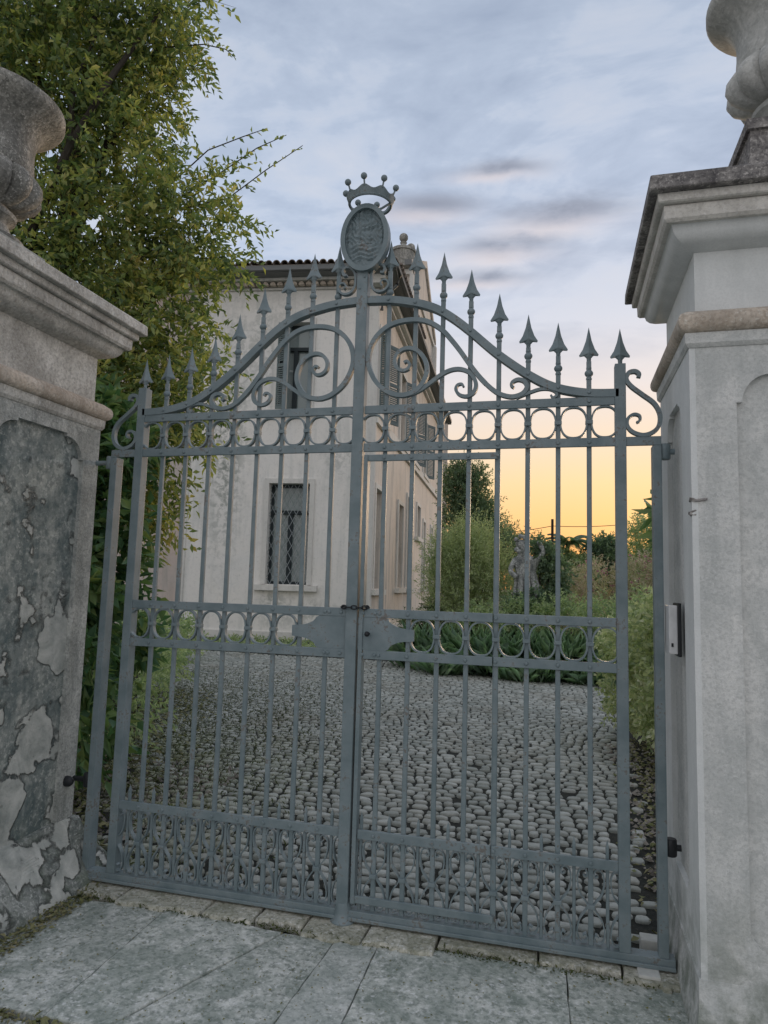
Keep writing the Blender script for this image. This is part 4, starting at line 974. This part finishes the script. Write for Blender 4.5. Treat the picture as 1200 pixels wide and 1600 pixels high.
def shrub(name, loc, label, cat, clumps, n, per, tl, ll, lw, mat, group=None, droop=.15, trunk=None, shell=.4, outward=.8, blossoms=0):
    s = empty(name, loc, label, cat, group)
    org, ld, nr, ln, wd, tw = twigs(clumps, n, per, tl, ll, lw, droop, shell, outward)
    k = org[:, 2] > 0.0
    quads_obj('foliage', leaf_arrays(org[k], ld[k], nr[k], ln[k], wd[k]), mat, s)
    m = MB(); base = Vector(loc)
    for c in (trunk or [c[:3] for c in clumps][:6]):
        mid = (base + Vector(c)) / 2 + Vector((random.uniform(-.1, .1), random.uniform(-.1, .1), 0)); rr = .02 + .02 * (Vector(c) - base).length / 2
        m.tube([base, mid, Vector(c)], [rr, rr * .7, rr * .3], 6)
    m.build('stem', BARK, s, smooth=True)
    if blossoms:
        org, ld, nr, ln, wd, _ = twigs(clumps, blossoms, 5, .05, .045, .035, 0, .85)
        quads_obj('blossom', leaf_arrays(org, ld, nr, ln, wd), PETAL, s)
    return s

# tall tree left, behind the left pillar
TC = [(-4.9, 2.0, 7.9, 1.7, 1.2, 1.1), (-3.5, 2.4, 7.5, .95, .8, .75), (-5.2, 1.8, 6.6, 1.5, 1.1, .8), (-4.0, 2.1, 6.55, .9, .9, .7), (-3.25, 2.5, 6.55, .55, .6, .45), (-3.5, 2.3, 5.85, .75, .8, .5),
      (-5.4, 1.9, 5.4, 1.2, 1.0, .7), (-3.6, 2.2, 5.05, .9, .8, .6), (-2.75, 2.5, 5.15, .55, .6, .45), (-2.55, 2.5, 4.75, .5, .5, .35), (-4.0, 2.0, 4.3, 1.2, 1.0, .7), (-3.0, 2.35, 4.15, .65, .6, .5),
      (-2.85, 2.4, 3.55, .5, .5, .45), (-3.4, 2.1, 3.3, .8, .7, .6), (-3.0, 2.2, 2.75, .45, .5, .4), (-2.95, 2.4, 7.0, .45, .5, .35)]
tree = empty('garden_tree', (-4.1, 2.6, 0), 'tall leafy tree with yellowing green leaves rising behind the left pillar', 'tree')
org, ld, nr, ln, wd, tw = twigs(TC, 6300, 11, .30, .085, .036, .28, .35, .7)
extra = [(-2.20, 2.4, 5.35, .12, .2, .2), (-2.05, 2.4, 5.0, .12, .2, .15), (-2.65, 2.0, 2.55, .12, .15, .1), (-2.45, 2.0, 2.15, .1, .15, .12), (-2.75, 1.9, 1.9, .1, .15, .2), (-2.35, 2.1, 2.75, .15, .15, .1), (-2.5, 2.0, 2.35, .2, .2, .3), (-2.75, 2.1, 3.0, .3, .3, .3), (-2.3, 2.05, 2.0, .08, .1, .06), (-2.2, 2.2, 3.0, .2, .2, .15), (-2.45, 2.1, 3.15, .28, .3, .3), (-2.4, 2.1, 2.7, .2, .25, .25), (-2.5, 2.1, 2.2, .16, .2, .3), (-2.05, 2.1, 2.85, .12, .2, .12), (-2.2, 2.3, 3.5, .25, .3, .25), (-2.1, 2.5, 4.55, .12, .2, .12), (-2.3, 2.5, 3.95, .12, .2, .12)]
e = twigs(extra, 400, 10, .28, .085, .034, .3, .3, .6)
org = np.vstack([org, e[0]]); ld = np.vstack([ld, e[1]]); nr = np.vstack([nr, e[2]]); ln = np.concatenate([ln, e[3]]); wd = np.concatenate([wd, e[4]])
dist = np.linalg.norm(org - np.array(CAM), axis=1) - ln * 6
vis = np.array([inview(*p_) for p_ in org]); dist = np.where(vis & (org[:, 0] > -3.4), dist, 1e9); order = np.argsort(dist)
single = order[:300]; mask = np.ones(len(org), bool); mask[single] = False
quads_obj('foliage', leaf_arrays(org[mask], ld[mask], nr[mask], ln[mask], wd[mask]), LEAF_T, tree)
LM = bpy.data.meshes.new('leaf'); LM.from_pydata([(0, 0, 0), (.25, .40, .05), (.6, .46, .05), (1, 0, -.12), (.6, -.46, .05), (.25, -.40, .05), (.5, 0, -.02)], [], [(0, 6, 1), (1, 6, 2), (2, 6, 3), (3, 6, 4), (4, 6, 5), (5, 6, 0)]); LM.materials.append(LEAF_TS)
toff = wl(tree)
for i in single:
    d_, n_ = Vector(ld[i]), Vector(nr[i]); s_ = n_.cross(d_).normalized()
    o = bpy.data.objects.new('leaf', LM); COL.objects.link(o); o.parent = tree
    mt = Matrix((d_ * ln[i], s_ * wd[i], d_.cross(s_) * ln[i])).transposed().to_4x4(); mt.translation = Vector(org[i]) - toff; o.matrix_local = mt
twig_sticks(tw, .004, 2).build('twig', BARK, tree, kind='stuff')
tb = Vector((-4.1, 2.6, 0)); MB().tube([tb, (-4.15, 2.55, 1.5), (-4.05, 2.5, 3.0), (-3.95, 2.35, 4.4), (-3.8, 2.3, 5.8), (-3.7, 2.3, 7.4)], [.20, .16, .13, .10, .07, .03], 10).build('trunk', BARK, tree, smooth=True)
for c in [(-4.9, 2.0, 7.9), (-3.1, 2.5, 7.0), (-5.2, 1.8, 6.0), (-2.75, 2.5, 5.2), (-2.6, 2.5, 4.75), (-5.3, 1.9, 5.2), (-2.9, 2.35, 4.1), (-2.9, 2.4, 3.5), (-3.3, 2.5, 6.5)]:
    z_ = max(1.8, c[2] - 1.9 + random.uniform(-.2, .2)); st_ = Vector((-4.05, 2.5, z_)); md = (st_ + Vector(c)) / 2 + Vector((0, 0, .15))
    MB().tube([st_, md, Vector(c)], [.06, .038, .015], 7).build('limb', BARK, tree, smooth=True)
MB().tube([(-4.0, 2.4, 3.6), (-3.75, 1.75, 4.7), (-3.45, 1.8, 5.5), (-3.15, 1.95, 6.3), (-2.95, 2.3, 7.2)], [.06, .045, .035, .028, .015], 7).build('limb', BARK, tree, smooth=True)
MB().tube([(-3.45, 1.8, 5.5), (-3.55, 1.9, 6.2), (-3.5, 2.1, 6.9)], [.03, .022, .012], 6).build('limb', BARK, tree, smooth=True)
# two long wispy shoots against the sky
def shoot(pts, n, parent):
    P = [Vector(p) for p in pts]; m = MB().tube(P, [.008, .006, .005, .003][:len(P)], 5); m.build('shoot', BARK, parent, smooth=True)
    o_, l_, r_ = [], [], []
    for k in range(n):
        t = (k + .3) / n * (len(P) - 1); i = min(int(t), len(P) - 2); p_ = P[i].lerp(P[i + 1], t - i); d_ = (P[i + 1] - P[i]).normalized()
        s_ = Vector((random.uniform(-1, 1), random.uniform(-1, 1), random.uniform(-1, .6))).normalized(); o_.append(p_); l_.append((d_ * .5 + s_).normalized()); r_.append(Vector((random.uniform(-1, 1), -1, random.uniform(-.5, 1))).normalized())
    o_, l_, r_ = np.array(o_), np.array(l_), np.array(r_); r_ = unit(r_ - l_ * (r_ * l_).sum(1)[:, None])
    quads_obj('shoot_leaf', leaf_arrays(o_, l_, r_, np.full(n, .065), np.full(n, .034)), LEAF_T, parent)
shoot([(-2.75, 2.5, 5.3), (-2.2, 2.45, 5.52), (-1.85, 2.4, 5.66), (-1.55, 2.4, 5.75)], 26, tree)
shoot([(-2.7, 2.5, 5.2), (-2.15, 2.45, 5.22), (-1.75, 2.4, 5.42), (-1.38, 2.4, 5.62)], 26, tree)
shoot([(-2.8, 2.5, 5.5), (-2.4, 2.45, 5.75), (-2.0, 2.4, 5.80), (-1.75, 2.4, 5.85)], 18, tree)
shoot([(-3.0, 2.5, 7.0), (-2.55, 2.5, 6.95), (-2.3, 2.5, 6.85), (-2.2, 2.5, 6.75)], 18, tree)
# broad leaved shrub below it
shrub('laurel_bush', (-2.7, 1.5, 0), 'dark glossy broad leaved bush below the tree, seen between left pillar and bars', 'bush',
      [(-2.75, 1.5, 2.75, .38, .40, .40), (-2.68, 1.3, 2.1, .28, .35, .45), (-2.60, 1.25, 1.5, .26, .3, .45), (-2.5, 1.2, .95, .22, .3, .35), (-2.35, 1.1, .5, .2, .3, .25), (-3.1, 1.6, 2.2, .4, .4, .6), (-3.0, 1.6, 1.2, .4, .4, .7), (-2.9, 2.3, 1.0, .3, .3, .3), (-2.42, 1.5, 2.0, .16, .2, .25), (-2.40, 1.5, 2.6, .14, .2, .2), (-2.35, 1.45, 1.55, .14, .2, .15)],
      950, 8, .20, .14, .062, LEAF_B, droop=.3)
shrub('low_bush', (-3.6, 3.2, 0), 'low mixed green bush at the left edge of the cobbles', 'bush',
      [(-3.9, 3.9, .5, .5, .8, .5), (-4.6, 5.2, .6, .7, .8, .6), (-3.0, 2.4, .3, .35, .5, .3), (-6.5, 8.6, .5, 1.0, .8, .55), (-5.4, 6.8, .4, .6, .7, .4)], 1100, 9, .2, .085, .03, LEAF_G, droop=.1)
# right: variegated bush close behind the gate
shrub('variegated_bush', (1.95, 3.6, 0), 'pale green variegated bush just behind the gate by the right pillar', 'bush',
      [(1.95, 3.3, 1.28, .36, .5, .33), (2.1, 3.2, .85, .45, .5, .4), (1.95, 3.5, .5, .35, .5, .35), (1.85, 4.2, 1.05, .42, .5, .4), (1.8, 4.6, .55, .42, .5, .45), (2.5, 3.4, 1.3, .4, .5, .4), (1.72, 4.9, .9, .38, .4, .3)], 2600, 9, .12, .060, .036, LEAF_V, droop=.05, shell=.6)
tw2 = shrub('magnolia_branch', (2.4, 2.4, 0), 'few large dark leaves on a branch beside the right gate post', 'plant', [(1.63, 1.72, 2.06, .07, .08, .05), (1.66, 1.75, 1.90, .07, .08, .05)], 13, 4, .10, .145, .055, LEAF_B, droop=.1, trunk=[(1.68, 1.75, 2.05), (1.70, 1.76, 1.9)])
# strap leaved hedge across the back of the courtyard
def strap_clump(cs, n, hgt_, mat, parent, wd=.022, spread=.55):
    Q = []
    for (x, y, r) in cs:
        k = n; o_ = np.stack([x + RNG.normal(0, r * .35, k), y + RNG.normal(0, r * .35, k), np.zeros(k)], 1)
        d_ = unit(np.stack([RNG.normal(0, spread, k), RNG.normal(0, spread, k), np.ones(k)], 1)); L = hgt_ * (.6 + .6 * RNG.random(k))
        n_ = unit(np.cross(d_, RNG.normal(size=(k, 3)))); side = np.cross(d_, n_)
        mid = o_ + d_ * L[:, None] * .6; dd = unit(d_ * .6 + np.stack([d_[:, 0], d_[:, 1], -np.full(k, .25)], 1)); tip = mid + dd * L[:, None] * .45
        w_ = wd * (.7 + .6 * RNG.random(k))[:, None]
        Q.append(np.stack([o_ - side * w_ * .5, mid - side * w_ * .6, tip, mid + side * w_ * .6], 1))
    return quads_obj('foliage', np.concatenate(Q), mat, parent)
hg = empty('lily_border', (0.2, 9.6, 0), 'dense dark green border of strap leaved plants at the end of the cobbles', 'border plants'); hg['kind'] = 'stuff'
strap_clump([(x, 10.0 + random.uniform(-.5, .6) - .12 * (x + 1.5), .4) for x in np.arange(-1.7, 2.8, .16)], 260, .80, LEAF_S, hg, wd=.017, spread=.45)
strap_clump([(x, 9.3 + random.uniform(-.25, .25) - .15 * (x + 1.5), .3) for x in np.arange(-1.3, 2.4, .2)], 130, .5, LEAF_S, hg, wd=.014)
def hedge(name, label, pts, rx, ry, rz, n, ll, lw, mat, cat='bush', per=8, tl=.2, droop=.1, blossoms=0, group=None):
    cl = [(x, y, z, rx, ry, rz) for x, y, z in pts]; b = cl[0]
    return shrub(name, (b[0], b[1], 0), label, cat, cl, n, per, tl, ll, lw, mat, group=group, droop=droop, blossoms=blossoms)
hedge('dark_hedge', 'mid green hedge behind the strap leaved border, right half', [(-.6, 10.9, .7), (.2, 10.8, .8), (1.0, 10.7, .85), (1.8, 10.2, .9), (2.5, 9.6, 1.0)], .65, .6, .62, 2600, .07, .03, LEAF_G)
hedge('white_edged_shrub', 'small pale leaved shrub at the foot of the villa corner', [(-1.75, 12.2, .85), (-1.2, 12.0, .7), (-2.3, 12.4, .6)], .42, .4, .42, 900, .06, .035, mat_leaf('pale_edge_leaf', [(.05, .08, .04), (.14, .2, .1), (.4, .45, .32)]))
fe = shrub('feathery_shrub', (-1.2, 12.0, 0), 'tall feathery light green shrub beside the villa corner', 'shrub',
      [(-1.35, 12.2, 2.0, .75, .7, .80), (-.95, 12.0, 2.35, .6, .6, .65), (-1.45, 12.5, 1.4, .6, .6, .6), (-.6, 11.9, 1.8, .6, .6, .7), (-1.1, 12.0, 1.2, .9, .6, .6), (-1.65, 12.6, 1.9, .28, .4, .4)],
      2900, 12, .38, .085, .016, LEAF_F, droop=-.35, shell=.3, outward=.8)
shrub('dark_evergreen_tree', (-2.1, 19.5, 0), 'tall dark evergreen tree standing behind the feathery shrub', 'tree',
      [(-2.35, 19.3, 4.7, .65, .9, 1.0), (-2.1, 19.3, 3.6, .9, 1.0, 1.0), (-1.75, 19.2, 4.9, .35, .5, .7), (-1.5, 19.2, 3.9, .55, .6, .7), (-1.3, 19.3, 3.0, .8, .8, .8), (-.95, 19.4, 2.6, .7, .7, .7), (-2.2, 19.3, 2.4, .9, 1, 1), (-2.3, 19.3, 5.2, .45, .5, .65)],
      4300, 10, .32, .10, .04, LEAF_DK, droop=-.2, shell=.3)
shrub('slender_sapling', (.15, 17.0, 0), 'thin leaved sapling showing dark against the orange sky left of the pole', 'tree', [(-.2, 17.0, 2.9, .5, .5, .35), (.1, 17.0, 2.6, .6, .5, .4), (.45, 17.0, 2.2, .4, .5, .5), (-.7, 17.0, 3.2, .4, .4, .25)], 300, 9, .32, .10, .035, LEAF_DK, droop=0, shell=.3)
shrub('blossoming_shrub', (1.3, 14.0, 0), 'loose pink tinged blossoming shrub in the middle of the garden', 'shrub',
      [(.9, 14.0, 1.55, .6, .7, .65), (1.7, 14.2, 1.75, .6, .7, .6), (.3, 13.8, 1.3, .5, .6, .55), (1.2, 14.0, .9, 1.1, .7, .6)], 2200, 9, .2, .055, .024, LEAF_O, group='blossoming shrubs', blossoms=260)
shrub('blossoming_shrub', (3.0, 13.6, 0), 'pink blossoming shrub seen right of the gate stile', 'shrub',
      [(2.7, 13.9, 1.85, .6, .7, .65), (3.5, 13.9, 1.9, .7, .7, .7), (3.0, 13.7, 1.0, 1.0, .7, .6)], 1900, 9, .2, .055, .024, LEAF_O, group='blossoming shrubs', blossoms=420)
shrub('round_tree', (3.4, 38.7, 0), 'small domed dark tree on the skyline right of the palm', 'tree', [(3.4, 38.7, 3.4, 1.3, 1.2, 1.45), (2.6, 38.7, 2.4, 1.2, 1, 1.2), (4.6, 38.7, 2.6, 1.2, 1, 1.2)], 4200, 9, .3, .16, .09, LEAF_DK, droop=-.1)
shrub('right_tree', (3.9, 18.6, 0), 'bushy green tree seen between the gate stile and right post', 'tree', [(3.5, 18.3, 3.1, .8, .8, .75), (4.3, 18.6, 3.5, .9, .8, .9), (3.9, 18.3, 2.2, 1.2, .8, .9)], 2000, 9, .3, .09, .04, LEAF_G, droop=0)
shrub('skyline_bush', (.8, 37.5, 0), 'rounded bush below the palm on the skyline', 'bush', [(.9, 37.5, 2.9, 1.3, 1, 1.0), (1.9, 37.5, 2.6, 1.1, 1, 1.0), (-.6, 37.5, 2.0, 1.2, 1, .9)], 3600, 9, .3, .16, .09, LEAF_G)
far = empty('far_treeline', (0, 90, 0), 'dark line of far trees along the horizon', 'trees'); far['kind'] = 'stuff'
cl = [(x, 90 + random.uniform(-6, 6), random.uniform(1.0, 2.6), 5, 3, random.uniform(1.8, 3.2)) for x in np.arange(-60, 70, 5)]
o_, l_, n_, a_, b_, _ = twigs(cl, 5000, 6, .8, .5, .3, 0, .4); quads_obj('foliage', leaf_arrays(o_, l_, n_, a_, b_), LEAF_DK, far)
# palm
pm = empty('palm_tree', (1.25, 38.1, 0), 'palm tree with spread fronds against the orange evening sky', 'palm')
MB().tube([(1.25, 38.1, 0), (1.2, 38.1, 2.2), (1.3, 38.1, 4.35)], [.16, .13, .12], 8).build('trunk', BARK, pm, smooth=True)
for k in range(30):
    a = 2 * PI * k / 30 + random.uniform(-.1, .1); el = random.uniform(.0, 1.1); L = random.uniform(1.1, 1.6); base = Vector((1.3, 38.1, 4.35)); Q = []
    for t in np.linspace(.15, 1, 15):
        c = base + Vector((math.cos(a) * L * t * math.cos(el), math.sin(a) * L * t * math.cos(el), L * t * math.sin(el) - .75 * t * t * L * .6))
        for sg in (-1, 1):
            d_ = Vector((-math.sin(a) * sg + math.cos(a) * .6, math.cos(a) * sg + math.sin(a) * .6, -.35)).normalized(); n_ = d_.cross(Vector((math.cos(a), math.sin(a), .2))).normalized(); s_ = d_.cross(n_) * .075; l = .55 * (1 - .45 * t)
            Q.append([c - s_ * .5, c + d_ * l * .5 - s_, c + d_ * l, c + d_ * l * .5 + s_])
    quads_obj('frond', np.array([[list(v) for v in q] for q in Q]), LEAF_DK, pm, kind='thing')
# utility pole and wire
up_ = empty('utility_pole', (.49, 32.7, 0), 'thin dark utility pole with a sagging wire at dusk', 'pole')
MB().tube([(.49, 32.7, 0), (.49, 32.7, 5.15)], [.085, .065], 8).build('pole', POLE, up_, smooth=True)
MB().tube([(.49 + (9 - .49) * t, 32.7 - 1.5 * t, 4.8 + 1.1 * t - 1.2 * 4 * t * (1 - t) * .35) for t in np.linspace(0, 1, 24)], .016, 4).build('wire', POLE, up_)
MB().tube([(.49 - 9 * t, 32.7 + 3 * t, 4.8 + .2 * t - .9 * 4 * t * (1 - t) * .5) for t in np.linspace(0, 1, 20)], .016, 4).build('wire', POLE, up_)
# statue on its pedestal among the shrubs
st = empty('garden_statue', (.33, 9.4, 0), 'weathered grey stone statue of a draped figure with raised arm, among the shrubs', 'statue')
MB().loft(.33, 9.5, .22, .22, [(0, .04), (.12, .04), (.14, 0), (1.0, 0), (1.04, .04), (1.12, .04)]).build('pedestal', STATUE, st)
sv = [((.33, 9.5, 1.45), .17), ((.33, 9.48, 1.72), .17), ((.33, 9.46, 1.98), .19), ((.30, 9.44, 2.17), .09), ((.25, 9.40, 2.34), .115), ((.22, 9.38, 2.44), .10),
      ((.13, 9.42, 2.05), .075), ((.06, 9.36, 1.86), .055), ((.20, 9.28, 1.74), .05), ((.52, 9.46, 2.06), .08), ((.66, 9.44, 2.22), .06), ((.55, 9.40, 2.42), .05), ((.34, 9.5, 1.25), .20), ((.24, 9.46, 1.14), .16), ((.46, 9.5, 1.14), .15)]
se = [(0, 1), (1, 2), (2, 3), (3, 4), (4, 5), (2, 6), (6, 7), (7, 8), (2, 9), (9, 10), (10, 11), (0, 12), (12, 13), (12, 14)]
me = bpy.data.meshes.new('figure'); me.from_pydata([a for a, _ in sv], se, [])
fo = link_mesh('figure', me, STATUE, st)
sk = fo.modifiers.new('skin', 'SKIN'); 
for i, (_, r_) in enumerate(sv): me.skin_vertices[0].data[i].radius = (r_, r_ * .85)
me.skin_vertices[0].data[0].use_root = True
fo.modifiers.new('sub', 'SUBSURF').levels = 2; fo.modifiers['sub'].render_levels = 2
dr = MB()
for k in range(9):
    a = 2 * PI * k / 9; dr.tube([(.33 + .15 * math.cos(a), 9.47 + .13 * math.sin(a), 1.85), (.36 + .21 * math.cos(a), 9.47 + .18 * math.sin(a), 1.45), (.33 + .24 * math.cos(a), 9.47 + .2 * math.sin(a), 1.13)], [.04, .055, .05], 7)
for q in ((.17, 9.31, 2.43), (.25, 9.32, 2.49), (.31, 9.35, 2.47), (.33, 9.38, 2.38), (.18, 9.30, 2.25), (.22, 9.29, 2.22)): dr.ball(q, .045, 8)
dr.build('drapery', STATUE, st, smooth=True, kind='stuff')
st.location = (.234, 11.29, -.23); st.scale = (1.15, 1.15, 1.15)
shrub('ivy', (.70, 11.6, 0), 'dark climbing ivy mass rising right of the statue', 'plant', [(.66, 11.5, 2.25, .27, .3, .34), (.83, 11.6, 1.85, .36, .3, .42), (.70, 11.6, 1.45, .45, .3, .35), (.50, 11.5, 2.5, .20, .2, .18), (.40, 11.2, 1.35, .3, .2, .25), (.05, 11.1, 1.25, .25, .2, .2)], 900, 8, .12, .07, .05, LEAF_DK, droop=.2)

# ------------------------------------------------------------------ ground cover
def scatter(name, area, n, ll, lw, mat, zrange, grp_kind='stuff', up=0.0, label=None):
    x0, x1, y0, y1 = area[:4]; o_ = np.stack([RNG.uniform(x0, x1, n), RNG.uniform(y0, y1, n), RNG.uniform(zrange[0], zrange[1], n)], 1)
    if len(area) > 4: o_ = o_[[area[4](a, b) for a, b, _ in o_]]; n = len(o_)
    d_ = unit(np.stack([RNG.normal(size=n), RNG.normal(size=n), RNG.normal(size=n) * .15 + up], 1)); n_ = unit(np.stack([RNG.normal(size=n) * .4, RNG.normal(size=n) * .4, np.ones(n)], 1)); n_ = unit(n_ - d_ * (n_ * d_).sum(1)[:, None])
    o = quads_obj(name, leaf_arrays(o_, d_, n_, ll * (.5 + RNG.random(n)), lw * (.5 + RNG.random(n))), mat, None)
    tag(o, label, 'ground cover', kind='stuff'); return o
scatter('leaf_litter', (-4.2, -1.2, .12, 5.5, lambda a, b: a < -1.55 - .40 * b + RNG.normal() * .25), 6500, .05, .028, LITTER, (.01, .05), label='brown and green leaf litter along the left edge of the cobbles')
scatter('fallen_leaves', (1.25, 2.7, .12, 4.6, lambda a, b: a > 1.42 + .05 * b + RNG.normal() * .08), 5200, .04, .026, LITTER, (.005, .035), label='dry leaves and grit in the strip by the right pillar')
scatter('grass_tufts', (-7.0, .3, .2, 9.5, lambda a, b: RNG.random() < max(0, min(1, (-a - .2 - .12 * b) * .40)) ** 1.2 * max(0, 1 - b / 8.5)), 110000, .034, .006, GRASS, (.0, .012), up=1.1, label='short moss and grass growing between the left cobbles')
scatter('bed_weeds', (-7.5, -3.0, 10.6, 13.6), 2600, .10, .035, LEAF_G, (.0, .12), up=.9, label='low weeds in the strip before the villa wall')
scatter('joint_moss', (-1.45, 1.4, -.22, -.08, lambda a, b: abs(b + .155 if a < .3 else b + .118) < .02), 2600, .018, .006, GRASS, (.0, .008), up=.7, label='moss in the joint in front of the threshold')
scatter('pillar_foot_debris', (-1.36, -1.22, -1.3, .0), 1500, .022, .012, LITTER, (.0, .02), up=.2, label='dirt and small leaves along the left pillar footing')
scatter('forecourt_grit', (-1.3, 1.4, -1.0, -.1), 900, .010, .006, LITTER, (.003, .006), label='tiny bits of leaf and grit scattered on the forecourt slabs')
scatter('gutter_litter', (-1.6, -.7, -1.08, -.98), 700, .03, .014, LITTER, (-.015, .0), up=.1, label='dark leaf litter beyond the near edge of the forecourt slabs')
# gravel
gv = MB(); R = random.Random(5)
for k in range(2600):
    if R.random() < .62: x, y = R.uniform(1.40, 2.5), R.uniform(.14, 4.4)
    else: x, y = R.uniform(-2.6, -1.5), R.uniform(.15, 2.2)
    r = R.uniform(.008, .026); gv.add([(x + r * R.uniform(.7, 1.2) * dx, y + r * R.uniform(.7, 1.2) * dy, z) for dx, dy, z in ((1, 0, 0), (0, 1, 0), (-1, 0, 0), (0, -1, 0), (.1, 0, r * .9))], [(0, 1, 4), (1, 2, 4), (2, 3, 4), (3, 0, 4)])
o = gv.build('gravel', mat_rand('gravel_stone', (.16, .14, .12), (.36, .33, .29), False)); tag(o, 'loose gravel beside both gate posts inside the gate', 'gravel', kind='stuff')
